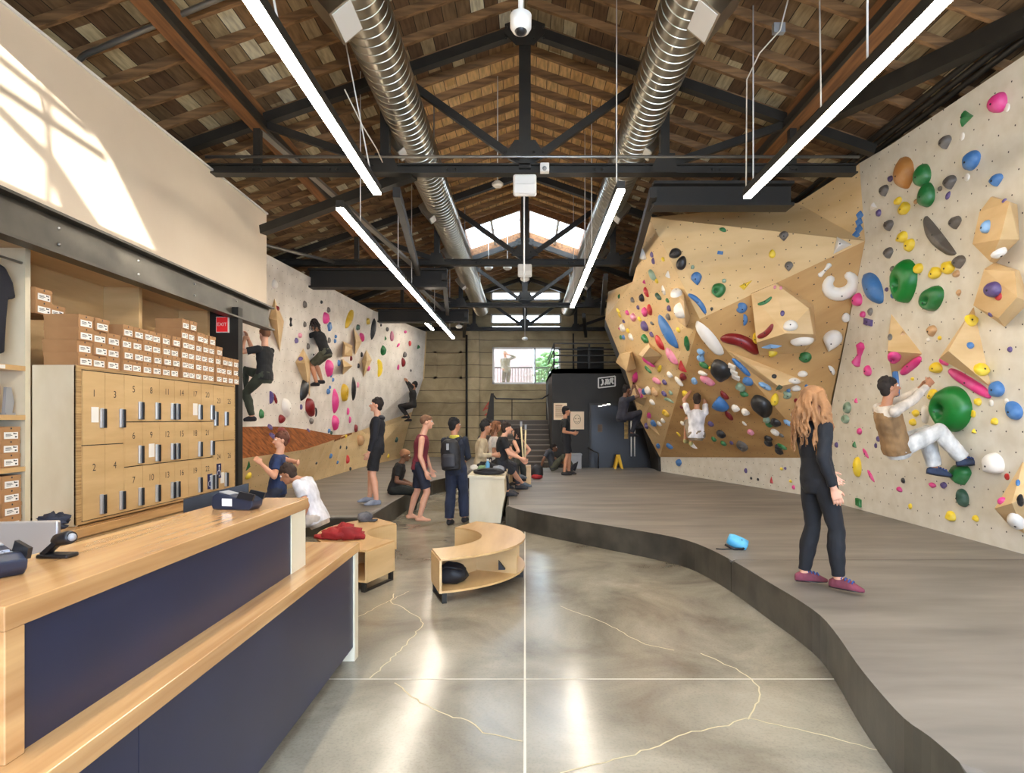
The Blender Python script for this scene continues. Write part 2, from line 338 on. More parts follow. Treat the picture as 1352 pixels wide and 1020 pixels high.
# back wall with openings
D0 = DEND - .2
W1 = (P(650, 507, D0), P(740, 458, D0)); W2 = (P(648, 437, D0), P(741, 414, D0)); W3 = (P(648, 397, D0), P(741, 384, D0))
ops = [(a.x, c.x, a.z, c.z) for a, c in (W1, W2, W3)]
def holes(xs, zs, test, f):
    for i in range(len(xs) - 1):
        for j in range(len(zs) - 1):
            if not test((xs[i] + xs[i + 1]) / 2, (zs[j] + zs[j + 1]) / 2): f(xs[i], xs[i + 1], zs[j], zs[j + 1])
bw = MB(); xs = sorted({-8, 8, 0} | {v for o in ops for v in o[:2]}); zs = sorted({0, 4.6} | {v for o in ops for v in o[2:]} | {5.95, 6.75})
def inop(x, z): return any(o[0] < x < o[1] and o[2] < z < o[3] for o in ops) or z > rz(x) + .4
holes(xs, zs, inop, lambda a, b_, c, d: bw.box((a, D0, c), (b_, DEND, d)))
bw.ext([(-8, D0 + .02, 4.55), (-1.3, D0 + .02, 4.55), (-1.3, D0 + .02, rz(1.3)), (-8, D0 + .02, rz(8))], (0, 1, 0), .15)
bw.ext([(8, D0 + .02, 4.55), (1.38, D0 + .02, 4.55), (1.38, D0 + .02, rz(1.38)), (8, D0 + .02, rz(8))], (0, 1, 0), .15)
bw.ext([(-1.4, D0 + .02, 6.72), (1.4, D0 + .02, 6.72), (1.4, D0 + .02, rz(1.4)), (0, D0 + .02, RIDGE), (-1.4, D0 + .02, rz(1.4))], (0, 1, 0), .15)
bwall = struct(bw.build('wall_back', CONC, org=(0, D0, 0)))
for a, c in ((P(617, 610, D0), P(633, 432, D0)),):       # pilaster and the framed panel cast in the wall
    MB().box((a.x, D0 - .18, 0), (c.x, D0, 5.3)).build('pilaster', CONC, bwall)
a, c = P(573, 500, D0), P(610, 463, D0)
pn = MB()
for q in ((a.x, a.x + .1, a.z, c.z), (c.x - .1, c.x, a.z, c.z), (a.x, c.x, c.z - .1, c.z), (a.x, c.x, a.z, a.z + .1)): pn.box((q[0], D0 - .05, q[2]), (q[1], D0, q[3]))
pn.build('cast_panel_frame', CONC, bwall)
MB().box((-8, D0 - .06, 5.27), (8, D0, 5.4)).build('concrete_ledge', CONC, bwall)
# window frames
def wframe(n, o, mull):
    b = MB(); t = .07
    for x in [o[0], o[1] - t] + mull: b.box((x, D0 + .02, o[2]), (x + t, D0 + .1, o[3]))
    for z in (o[2], o[3] - t): b.box((o[0], D0 + .02, z), (o[1], D0 + .1, z + t))
    return struct(b.build('window_%d' % n, WHITEP))
w_a = wframe(1, ops[0], [P(705, 480, D0).x]); wframe(3, ops[1], [0]); wframe(4, ops[2], [0])
PANE = mat('window_pane', (250, 252, 250), .02, alpha=.12)
for wo, o in ((w_a, ops[0]),): MB().box((o[0], D0 + .055, o[2]), (o[1], D0 + .065, o[3])).build('glass_pane', PANE, wo)
# outside the window: whitewashed brick wall, terrace, greenery
def brick_mat():
    m = mat('whitewashed_brick', (235, 222, 222), .8); N, L, b = nodes(m); t = N.new('ShaderNodeTexBrick'); tc = N.new('ShaderNodeTexCoord'); mp = N.new('ShaderNodeMapping'); mp.inputs['Rotation'].default_value = (math.pi / 2, 0, 0)
    L.new(tc.outputs['Object'], mp.inputs[0]); L.new(mp.outputs[0], t.inputs[0]); t.inputs['Color1'].default_value = lin((214, 190, 196)); t.inputs['Color2'].default_value = lin((196, 166, 174)); t.inputs['Mortar'].default_value = lin((180, 158, 160)); t.inputs['Scale'].default_value = 3.2
    L.new(t.outputs[0], b.inputs['Base Color']); return m
struct(MB().box((-4, 26.8, 0), (.35, 27, 5.6)).build('wall_outside', brick_mat(), org=(0, 26.8, 0)))
struct(MB().box((-5, DEND, 2.6), (5, 26.8, 2.75)).build('floor_terrace', CONC))
# ---------------------------------------------------------------- trusses, ducts, lamps
TR = [3.4, 8.26, 13.12, 17.98, 22.7]
CH = 5.12; PK = 7.04; SP = (PK - CH - .0) / 5.5
def tz(x): return PK - .348 * abs(x)
words_t = ['over the front desk', 'first seen across the hall, white box on its chord', 'second across the hall, before the skylight', 'third across the hall, behind the skylight', 'last one, against the concrete back wall']
def truss(d, i):
    t = thing('roof_truss', (0, d, CH), 'dark riveted steel roof truss, ' + words_t[i], 'roof truss', 'steel roof trusses')
    xr = 4.5 if i == 1 else 6.4
    b = MB()
    for z0, z1, wd in ((-.065, -.045, .16), (.045, .065, .16)): b.box((-6.4, d - wd / 2, CH + z0), (xr, d + wd / 2, CH + z1))
    b.box((-6.4, d - .03, CH - .045), (xr, d + .03, CH + .045))
    r = b
    for s in (-1, 1):
        b = MB().bar((0, d, PK), (s * (4.75 if i == 1 and s > 0 else 5.5), d, tz(4.75 if i == 1 and s > 0 else 5.5)), .12, .13); b.build('top_chord', STEEL, t)
        MB().bar((s * .06, d, CH + .1), (s * 1.75, d, tz(1.75)), .07, .1).build('diagonal', STEEL, t)
        MB().bar((s * 1.75, d, CH), (s * 3.64, d, tz(3.64)), .07, .1).build('diagonal', STEEL, t)
        MB().bar((s * 1.9, d, CH), (s * 1.9, d, tz(1.9)), .12, .12, (0, 1, 0)).build('strut', STEEL, t)
        MB().bar((s * 3.64, d, CH), (s * 3.64, d, tz(3.64)), .09, .09, (0, 1, 0)).build('strut', STEEL, t)
        MB().ext([(s * 1.68, d - .09, CH - .065), (s * 2.06, d - .09, CH - .065), (s * 2.02, d - .09, CH + .19), (s * 1.8, d - .09, CH + .19)], (0, -1, 0), .015).build('gusset_plate', STEEL, t)
    MB().box((-.08, d - .08, CH), (.08, d + .08, PK)).build('king_post', STEEL, t)
    MB().ext([(-.12, d - .1, PK - .28), (.12, d - .1, PK - .28), (.27, d - .1, PK - .12), (.27, d - .1, PK + .0), (0, d - .1, PK + .1), (-.27, d - .1, PK + .0), (-.27, d - .1, PK - .12)], (0, -1, 0), .015).build('gusset_plate', STEEL, t)
    g = MB().ext([(-.3, d - .1, CH + .12), (.3, d - .1, CH + .12), (.14, d - .1, CH + .36), (-.14, d - .1, CH + .36)], (0, -1, 0), .015)
    g.build('gusset_plate', STEEL, t)
    for x in (-.25, -.12, .12, .25): r.ball((x, d - .12, PK - .2), .018, 6, 4).ball((x, d - .12, CH + .2), .018, 6, 4).ball((x, d - .12, PK - .05), .018, 6, 4)
    for x in (-3.64, -2.6, -1.9, -1, 1, 1.9, 2.6, 3.64): r.ball((x - .05, d - .035, CH), .02, 6, 4).ball((x + .05, d - .035, CH), .02, 6, 4)
    r.build('bottom_chord', STEEL, t)
for i, d in enumerate(TR): truss(d, i)
# deep girders under the chords, at the sides
def girder(d, x0, x1, z0, z1, label):
    t = thing('steel_girder', ((x0 + x1) / 2, d, z0), label, 'girder', 'deep black girders')
    MB().box((x0, d - .03, z0), (x1, d + .03, z1)).build('web', BLACK, t)
    for z in (z0, z1): MB().box((x0, d - .14, z - .02), (x1, d + .14, z + .02)).build('flange', BLACK, t)
girder(8.5, 1.78, 3.72, 4.70, 5.0, 'deep black steel girder under the first truss, ending at the plywood climbing wall')
girder(13.3, -4.72, -1.7, 4.62, 5.0, 'deep black steel girder under the second truss over the white boulder wall')
girder(18.2, -4.4, -1.7, 4.66, 5.0, 'deep black steel girder under the third truss far over the boulder wall')
# purlins, knee braces
for s, a, e in ((-1, 'over the lockers', -4), (1, 'over the crash mats', -4)):
    t = thing('roof_purlin', (s * 3.64, 9, tz(3.64)), 'long brown timber purlin with a steel strap running ' + a, 'purlin', 'timber purlins')
    MB().box((s * 3.64 - .09, e, tz(3.64) - .1), (s * 3.64 + .09, DEND - .2, tz(3.64) + .17)).build('timber', PURL, t)
    MB().box((s * 3.64 + (.09 if s < 0 else -.14), e, tz(3.64) - .1), (s * 3.64 + (.14 if s < 0 else -.09), DEND - .2, tz(3.64) + .0)).build('steel_strap', STEEL, t)
def brace(p, q, label, w_=.13, h=.13, m=STEEL, nm='steel_brace', cat='brace'):
    o = MB().bar(p, q, w_, h).build(nm, m); tag(o, label, cat); return o
brace(P(347, 304, 9.4), P(547, 230, 8.3), 'dark steel knee brace from the white parapet corner up to the first truss')
brace(P(1062, 166, 8.2), P(1400, 6, 5.5), 'thick dark steel brace slanting up over the white slab wall', .16, .2)
for s, wd in ((-1, 'on the lockers side'), (1, 'on the plywood wall side')):
    for i in range(1, 4):
        o = MB().bar((s * 1.75, TR[i], CH - .30), (s * 2.25, TR[i + 1] - .35, CH - .30), .1, .14).build('bracing_strut', BLACK)
        tag(o, 'black bracing strut between the %s trusses %s' % (('first and second', 'second and third', 'third and fourth')[i - 1], wd), 'brace', 'black bracing struts')
for j, (a, c) in enumerate((((-3.64, 8.26, 5.7), (-2.3, 13.1, 4.95)), ((-3.3, 13.1, 5.5), (-2.4, 17.9, 4.95)))):
    brace(a, c, ('pale flat steel brace slanting down between the first two trusses over the boulder wall', 'pale flat steel brace slanting down past the second truss over the boulder wall')[j], .1, .05, ZINC, 'flat_brace')
# conduit along the first chord and pipes along the side
tag(MB().tube([(-4.3, 8.16, 5.26), (4.5, 8.16, 5.26)], .022).build('conduit_pipe', ZINC), 'thin galvanised conduit running on top of the first truss chord', 'pipe')
for j in range(3):
    tag(MB().tube([(4.72 + j * .1, 2, 5.50 - .03 * j), (4.72 + j * .1, 12, 5.56 - .03 * j)], .035).build('side_pipe', STEEL), 'dark pipe over the top edge of the white slab wall, number %s out from it' % ('one', 'two', 'three')[j], 'pipe', 'pipes above the slab wall')
sp_ = [P(140, 112, 5.9), P(350, 40, 5.4)]
tag(MB().tube([(-5.6, 6.6, 5.0), (-4.6, 6.35, 5.55), (-2.6, 6.2, 6.25), (-.8, 6.1, 6.7)], .03).build('sprinkler_pipe', ZINC), 'grey sprinkler pipe rising across the rafters above the white parapet', 'pipe')
tag(MB().tube([(-5.2, 11.2, 5.05), (-4.1, 13.0, 5.1)], .035).build('sprinkler_pipe', ZINC), 'short grey pipe beside the parapet corner above the boulder wall', 'pipe')
# spiral ducts
def duct(x, label):
    t = thing('spiral_duct', (x, 12, 5.57), label, 'air duct', 'spiral air ducts')
    n = 40; r = .27; prof = []; y = -1.0; b = MB(); pts = []; rs = []
    while y < 22.4:
        pts += [(x, y, 5.84), (x, y + .124, 5.84), (x, y + .127, 5.84), (x, y + .137, 5.84)]; rs += [r, r, r + .007, r + .007]; y += .14
    b.tube(pts, rs, n); b.build('spiral_tube', GALV, t).data.set_sharp_from_angle(angle=.5)
    for k, yy in enumerate((5.75, 8.75, 11.6, 14.6, 17.6)):
        s = -1 if x < 0 else 1; M = Matrix.Translation((x + s * .25, yy, 5.72)) @ Matrix.Rotation(s * .7, 4, 'Y') @ Matrix.Scale(1.45 if k == 0 else 1, 4)
        MB().box((-.09, -.16, -.2), (.09, .16, .12), M).build('side_outlet', GALV, t)
        MB().box((-.075, -.14, -.205), (.075, .14, -.2), M).build('outlet_face', WHITEP, t)
    for yy in TR[1:4]: MB().bar((x - .2, yy + 1.2, 6.0), (x - .2, yy + 1.2, rz(x) - .02), .02, .004).bar((x + .2, yy + 1.2, 6.0), (x + .2, yy + 1.2, rz(x) - .02), .02, .004).build('hanger_strap', ZINC, t)
duct(-1.62, 'galvanised spiral air duct hung on the lockers side of the ridge')
duct(1.62, 'galvanised spiral air duct hung on the plywood wall side of the ridge')
# linear lamps
def lamp(x, y0, y1, z, label, rods):
    t = thing('linear_lamp', (x, (y0 + y1) / 2, z), label, 'lamp', 'hanging linear lamps')
    MB().box((x - .045, y0, z + .012), (x + .045, y1, z + .1)).build('housing', STEEL, t)
    MB().box((x - .043, y0 + .01, z - .012), (x + .043, y1 - .01, z + .012)).build('diffuser', EMIT, t)
    for y in rods: MB().tube([(x, y, z + .1), (x - (.42 if x == -1.70 else 0), y, rz(x - (.42 if x == -1.70 else 0)) - .02)], .008, 6).build('hanger_rod', WHITEP, t)
LZ = EYE + 2.6
lamp(-1.70, -2.5, 6.98, LZ, 'long bright linear lamp passing over the front desk', (1.5, 4.2, 6.7))
lamp(-2.28, 7.45, 11.3, LZ, 'bright linear lamp over the boulder mats, first of two set end to end', (8.4, 10.9))
lamp(-2.28, 11.4, 19.3, LZ, 'bright linear lamp farthest along the boulder wall side, next to the back wall', (12.2, 15.3, 18.4))
lamp(2.60, -2.5, 7.1, LZ, 'long bright linear lamp over the crash mats and the white slab wall', (1.5, 4.6, 6.9))
lamp(1.09, 6.85, 10.3, LZ, 'bright linear lamp under the spiral duct, first of two in line beside the plywood wall', (7.2, 9.9))
lamp(1.09, 10.45, 14.0, LZ, 'bright linear lamp beyond the other under the duct, by the top of the plywood wall', (11, 13.6))
lamp(-3.1, 18.9, 20.4, 4.75, 'short bright linear lamp hung close to the far end of the boulder wall', (19.2, 20))
# small ceiling gear
t = thing('dome_camera', (-.03, 4.5, 4.62), 'white dome security camera hanging from the ridge by a pole', 'camera')
MB().lathe([(.02, -.01), (.06, .0), (.078, .03), (.08, .12), (.05, .14)], (-.03, 4.5, 4.60), 24).build('body', WHITEP, t)
MB().ball((-.03, 4.49, 4.615), .05, 16, 8).build('lens_dome', BLACKP, t)
MB().tube([(-.03, 4.5, 4.73), (-.03, 4.5, RIDGE - .02)], .02).build('pole', WHITEP, t)
def wifi(d, z, s, label):
    t = thing('access_point', (0, d, z), label, 'access point', 'white boxes on the truss king posts')
    MB().box((-s, d - .1, z - s * 1.25), (s, d - .02, z + s * .6)).build('body', WHITEP, t, bevel=.03)
    MB().box((-s * .94, d - .13, z - s * 1.15), (s * .94, d - .1, z - s * .3)).build('lower_cover', WHITEP, t, bevel=.012)
wifi(8.1, EYE + 312 * 8.1 / 800, .155, 'white rounded box fixed where the king post meets the first truss chord')
wifi(12.95, EYE + 199 * 12.95 / 800, .15, 'white rounded box fixed on the second truss chord in the middle')
tag(MB().tube([P(692, 258, 8.05), P(692, 372, 8.05)], .012, 6).build('hanging_pole', WHITEP), 'thin white pole hanging under the white box of the first truss', 'pole')
def sensor(px, py, d, r, label, pole=None):
    p = P(px, py, d); t = thing('ceiling_sensor', p, label, 'sensor', 'small white hanging sensors')
    MB().lathe([(r * .7, -r * .5), (r, -r * .2), (r, r * .2), (r * .6, r * .5)], p, 6).build('body', WHITEP, t)
    MB().tube([p + V((0, 0, r * .4)), V((p.x, p.y, rz(p.x) - .05))], .01, 6).build('stem', WHITEP, t)
sensor(657, 243, 9.6, .09, 'white six-sided sensor hanging just behind the first truss chord')
sensor(693, 368, 13.4, .1, 'white round sensor under the second truss, over the bright window')
sensor(645, 353, 17, .12, 'white hanging bell on the lockers side behind the second truss')
sensor(670, 353, 17, .12, 'white hanging bell behind the second truss, closer to the king post')
sensor(693, 447, 20, .1, 'white hanging sensor just above the window with the man outside')
sensor(606, 431, 19, .1, 'white hanging sensor over the stained concrete pilaster')
# cables above the crash mats
CAB = mat('white_cable', (222, 214, 198), .5)
tag(MB().tube([P(1050, -38, 6.3), P(1030, 40, 6.35), P(1003, 70, 6.6), P(986, 105, 7.0), P(985, 255, 7.05)], .008, 6).build('lamp_cable', CAB), 'white cable bent down to the end of the long lamp over the mats', 'cable')
tag(MB().tube([P(1082, -10, 6.2), P(1084, 142, 6.2)], .008, 6).build('lamp_cable', CAB), 'straight white cable dropping to the middle of the long lamp over the mats', 'cable')
tag(MB().box((-.06, -.03, -.05), (.06, .03, .05), Matrix.Translation(P(1028, 38, 6.4))).build('junction_box', GREYP), 'grey junction box hanging on the bent white lamp cable', 'box')
tag(MB().tube([P(455, 118, 6.6), P(478, 165, 6.9), P(497, 196, 7.2), P(505, 214, 7.9)], .008, 6).build('lamp_cable', CAB), 'white cable bent along beside the spiral duct over the lockers side', 'cable')
t = thing('fire_strobe', P(719, 222, 8.2), 'small white alarm strobe on the first truss chord beside the white box', 'alarm')
MB().box(*[P(719, 222, 8.15) + V(k) for k in ((-.06, -.05, -.06), (.06, .05, .06))]).build('body', WHITEP, t, bevel=.01)
MB().ball(P(719, 222, 8.08), .03, 8, 5).build('lens', GREYP, t)
# ---------------------------------------------------------------- floor joints, cracks, crash mats, climbing walls
JOINT = mat('joint_filler', (206, 198, 180), .5); CRACK = mat('crack_filler', (196, 180, 140), .5)
def ribbon(pts, wd, name, m):
    b = MB(); L_ = []
    for i, p in enumerate(pts):
        p = V(p); d = (V(pts[min(i + 1, len(pts) - 1)]) - V(pts[max(i - 1, 0)])).normalized(); n = V((-d.y, d.x, 0)) * wd / 2; L_.append((p + n, p - n))
    for i in range(len(L_) - 1): b.add([L_[i][0], L_[i][1], L_[i + 1][1], L_[i + 1][0]], [(0, 1, 2, 3)])
    return b.build(name, m, fl, recalc=False)
def crack(px, wd=.009):
    pts = []; q = [PG(x, y, .0015) for x, y in px]
    for i in range(len(q) - 1):
        n = max(2, int((q[i + 1] - q[i]).length / .05))
        for k in range(n): pts.append(q[i].lerp(q[i + 1], k / n) + V((rnd.uniform(-.012, .012), rnd.uniform(-.012, .012), 0)))
    ribbon(pts + [q[-1]], wd, 'floor_crack', CRACK)
ribbon([(0, -3, .0015), (0, 9.8, .0015)], .014, 'floor_joint', JOINT)
ribbon([(-2, 4.02, .0015), (2.15, 4.02, .0015)], .012, 'floor_joint', JOINT)
crack([(522, 900), (541, 915), (562, 931), (590, 943), (620, 951), (640, 966), (690, 978)]); crack([(1165, 992), (1080, 968), (986, 948), (960, 957), (905, 968), (870, 985), (800, 1005), (740, 1020)])
crack([(986, 948), (1003, 925), (1004, 906), (985, 890), (950, 872), (925, 862)]); crack([(520, 783), (516, 795), (540, 806), (560, 822), (545, 840), (528, 858), (505, 880), (488, 895)])
crack([(740, 800), (800, 822), (850, 850), (890, 858)], .006); crack([(470, 815), (500, 800), (540, 780)], .006)
MZ = .32
MATT = mat('crash_mat_vinyl', (108, 101, 93), .5, c2=(140, 131, 120), scale=1.5, stretch=(.5, 2.4, 1), detail=10, lo=.36, hi=.74, bump=.12)
MATS_ = mat('crash_mat_side', (78, 73, 63), .38, c2=(52, 49, 43), scale=3, bump=.25)
def clip(poly, a, keep_gt):             # keep y >= a or y <= a
    out = []; f = (lambda p: p[1] - a) if keep_gt else (lambda p: a - p[1])
    for i in range(len(poly)):
        p, q = poly[i], poly[(i + 1) % len(poly)]; fp, fq = f(p), f(q)
        if fp >= 0: out.append(p)
        if fp * fq < 0: t = fp / (fp - fq); out.append((p[0] + (q[0] - p[0]) * t, p[1] + (q[1] - p[1]) * t))
    return out
def crash_mat(poly, seams, label):
    n = len(poly); bm = bmesh.new(); cx = sum(p[0] for p in poly) / n; cy = sum(p[1] for p in poly) / n; o3 = V((cx, cy, 0))
    lo = [bm.verts.new(V((x, y, .001)) - o3) for x, y in poly]; hi = [bm.verts.new(V((x, y, MZ)) - o3) for x, y in poly]
    bm.faces.new(lo[::-1]); bm.faces.new(hi); es = []
    for i in range(n):
        j = (i + 1) % n; bm.faces.new((lo[i], lo[j], hi[j], hi[i]))
        if not any(abs(poly[i][1] - s) < .03 and abs(poly[j][1] - s) < .03 for s in seams): es.append(bm.edges.get((hi[i], hi[j])))
    bmesh.ops.bevel(bm, geom=es, offset=.05, segments=4, profile=.5, affect='EDGES', clamp_overlap=True)
    bmesh.ops.recalc_face_normals(bm, faces=bm.faces)
    me = bpy.data.meshes.new('crash_mat'); bm.to_mesh(me); bm.free(); me.materials.append(MATT); me.materials.append(MATS_)
    for p in me.polygons:
        p.material_index = 0 if p.normal.z > .55 else 1; p.use_smooth = abs(p.normal.z) < .995 and abs(p.normal.z) > .01
    o = bpy.data.objects.new('crash_mat', me); C.objects.link(o); o.location = o3; ORG[o] = o3
    return tag(o, label, 'crash mat', 'grey crash mats')
RE = [(1281, 1018), (1229, 973), (1194, 948), (1159, 910), (1131, 875), (1107, 840), (1083, 812), (1050, 789), (1018, 770), (985, 750), (962, 737), (936, 724), (907, 713), (871, 705), (806, 694), (741, 683), (692, 674), (672, 668)]
def smooth_poly(q, n=3):
    out = []
    for i in range(len(q) - 1):
        p0, p1, p2, p3 = (V(q[max(i - 1, 0)]), V(q[i]), V(q[i + 1]), V(q[min(i + 2, len(q) - 1)]))
        for k in range(n):
            t = k / n; out.append(.5 * (2 * p1 + (p2 - p0) * t + (2 * p0 - 5 * p1 + 4 * p2 - p3) * t * t + (3 * p1 - p0 - 3 * p2 + p3) * t ** 3))
    return out + [V(q[-1])]
edge = [(p.x, p.y) for p in smooth_poly([tuple(PG(x, y, MZ)) for x, y in RE])]
right = [(2.62, 1.2)] + edge + [(-.315, 9.95), (-.315, 13.1), (-.97, 13.2), (-1.05, 14.7), (-1.28, 15.15), (-1.5, 15.3), (-1.5, 17.75), (3.66, 17.75), (3.72, 16.5), (5.30, 11.12), (5.21, 6.3), (5.15, 1.2)]
S = [6.06, 10.0, 13.6]
def band(a, b_):
    q = right
    if a: q = clip(q, a + .006, True)
    if b_: q = clip(q, b_ - .006, False)
    return q
crash_mat(band(None, S[0]), S, 'grey crash mat under the long-haired woman, its curved edge toward the camera')
crash_mat(band(S[0], S[1]), S, 'grey crash mat with the blue chalk bag lying on it')
crash_mat(band(S[1], S[2]), S, 'grey crash mat between the sitting group and the plywood overhang')
crash_mat(band(S[2], None), S + [17.75], 'grey crash mat in front of the black room and the stairs')
lm = [(-5.0, 8.95), (-2.3, 8.9), (-2.24, 11), (-2.22, 13), (-2.12, 14.0), (-1.93, 14.75), (-1.72, 15.2), (-1.51, 15.31), (-1.51, 22.9), (-5.0, 22.9)]
lq = clip(lm, 13.5 - .006, False); crash_mat(lq, [13.5], 'grey crash mat under the boy in the black hoodie, by the ring bench')
crash_mat(clip(lm, 13.5 + .006, True), [13.5, 22.9], 'grey crash mat running to the concrete wall under the far boulder wall')
# ---- climbing walls
FAC = {'slab': [], 'ply': [], 'boulder': []}; bv_v, bv_f = [], []
def facet(polys, name, m, parent, key, smooth=False, back=None):
    """polys: lists of 3D points; solid panels 5 cm thick with metre UVs"""
    allp = [V(p) for q in polys for p in q]; org = ORG[parent]; me = bpy.data.meshes.new(name); vs = []; fs = []; uv = []
    for q in polys:
        q = [V(p) for p in q]; n = (q[1] - q[0]).cross(q[2] - q[0]).normalized()
        if n.dot(V((0, 0, 1.7)) - q[0]) < 0: q = q[::-1]; n = -n
        u = V((0, 0, 1)).cross(n); u = (u.normalized() if u.length > .05 else V((1, 0, 0))); v = n.cross(u)
        o = len(vs); k = len(q); vs += q + [p - n * .05 for p in q]; fs.append(tuple(o + i for i in range(k))); fs.append(tuple(o + k + i for i in range(k))[::-1])
        uv += [(p.dot(u), p.dot(v)) for p in q] + [(p.dot(u), p.dot(v)) for p in q[::-1]]
        for i in range(k):
            j = (i + 1) % k; fs.append((o + i, o + k + i, o + k + j, o + j)); uv += [(0, 0)] * 4
        bo = len(bv_v); bv_v.extend(q); bv_f.extend((bo, bo + i, bo + i + 1) for i in range(1, k - 1)); FAC[key].append(q)
    me.from_pydata([p - org for p in vs], [], fs); me.materials.append(m); l = me.uv_layers.new(name='UVMap')
    for i, t_ in enumerate(uv): l.data[i].uv = t_
    me.update(); o = bpy.data.objects.new(name, me); C.objects.link(o); o.parent = parent; ORG[o] = org
    return o
t = thing('climbing_wall', (5.1, 6, 0), 'white speckled slab wall, nearest climbing wall, where the climber in white trousers hangs', 'climbing wall')
def sx(z, d): return 5.20 + (d - 6.3) * .02 - .08 * (z - .32)
def SW(d, z): return (sx(z, d), d, z)
BD = [(5.295, 11.12, .30), SW(8.78, 4.31), SW(8.77, 5.43)]
facet([[SW(1.2, .3), SW(8.0, .3), SW(8.0, 5.35), SW(1.2, 4.95)], [SW(8.0, .3), BD[0], BD[1], BD[2], SW(8.0, 5.35)]], 'panel', SLAB, t, 'slab')
t = thing('climbing_wall', (3.8, 12, 0), 'big overhanging plywood climbing wall crowded with holds', 'climbing wall')
A = P(857, 287, 10.43); B = P(1053, 268, 10.0); D = V(BD[1]); Cc = V(BD[2]); E = P(924, 421, 10.3)
F = P(1068, 604, 10.85); G = P(871, 603, 16.4); H = P(835, 372, 12.6); I = P(803, 385, 15.2); J = P(799, 421, 15.3); K = P(823, 480, 15.3); L2 = P(846, 556, 16.0)
F = V((sx(1.0, 10.8), 10.8, F.z))
facet([[A, E, D, B], [B, D, Cc]], 'upper_slab_panel', CPLY, t, 'ply')
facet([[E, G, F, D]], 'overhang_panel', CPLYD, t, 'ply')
facet([[A, H, E], [H, K, E], [H, I, J, K], [E, K, L2], [E, L2, G]], 'side_facets', CPLY, t, 'ply')
kb = [V((3.70, 16.45, .30)), V((5.295, 11.12, .30))]
facet([[G + V((.02, 0, -.0)), F, kb[1], kb[0]]], 'kick_panel', SLAB, t, 'ply')
facet([[L2, V((3.4, 17.7, 3)), V((3.75, 17.7, .3)), kb[0], G], [J, V((2.3, 17.5, 4.4)), V((3.4, 17.7, 3)), L2, K]], 'end_return', BLACK, t, 'ply')
t = thing('climbing_wall', (-4.7, 15, 0), 'white speckled boulder wall behind the boy in the black hoodie', 'climbing wall')
def lipx(d): return -4.40 - .44 * max(0, (d - 11.0) / 5.9) ** 2 if d < 16.9 else -4.84
def upx(d): return -4.86 + .04 * (d - 9) / 9
def lipz(d): return 1.12 + .05 * max(0, d - 12) ** 1.0
def upz(d): return max(lipz(d) + .0, 1.60 - .035 * max(0, d - 11.5) ** 1.5)
ds = [8.9 + i * .8 for i in range(11)] + [17.9]
def basex(d): return -4.82
up, led, low = [], [], []
TOPL = lambda d: V((-4.86 + .36 * max(0, (d - 9)) / 8.9, d, 4.72 + .24 * (d - 9) / 8.9))
for a, c in zip(ds, ds[1:]):
    ua, uc = V((upx(a), a, upz(a))), V((upx(c), c, upz(c))); la, lc = V((lipx(a), a, lipz(a))), V((lipx(c), c, lipz(c)))
    up.append([ua, uc, TOPL(c), TOPL(a)])
    if (ua - la).length > .02 or (uc - lc).length > .02: led.append([la, lc, uc, ua])
    low.append([V((basex(a), a, .3)), V((basex(c), c, .3)), lc, la])
facet(up, 'upper_panel', SLABL, t, 'boulder'); facet(led, 'sloping_ledge', LEDGEW, t, 'boulder'); facet(low, 'lower_panel', CPLY, t, 'boulder')
q0 = TOPL(17.9); qe = V((-3.60, 22.0, 4.92)); qm = V((-3.70, 22.0, 3.2)); qb = V((-4.55, 22.0, .3)); m0 = V((lipx(17.9), 17.9, lipz(17.9))); b0 = V((-4.82, 17.9, .3))
facet([[q0, m0, V((-4.1, 22, 2.0)), qm, qe]], 'far_panel', SLABL, t, 'boulder'); facet([[m0, b0, qb, V((-4.1, 22, 2.0))]], 'far_lower_panel', CPLY, t, 'boulder')
facet([[qe, qm, V((-4.6, 22.9, 3.0)), V((-4.6, 22.9, 4.9))], [qm, V((-4.1, 22, 2.0)), qb, V((-4.9, 22.9, .3)), V((-4.6, 22.9, 3.0))]], 'end_return', CPLY, t, 'boulder')
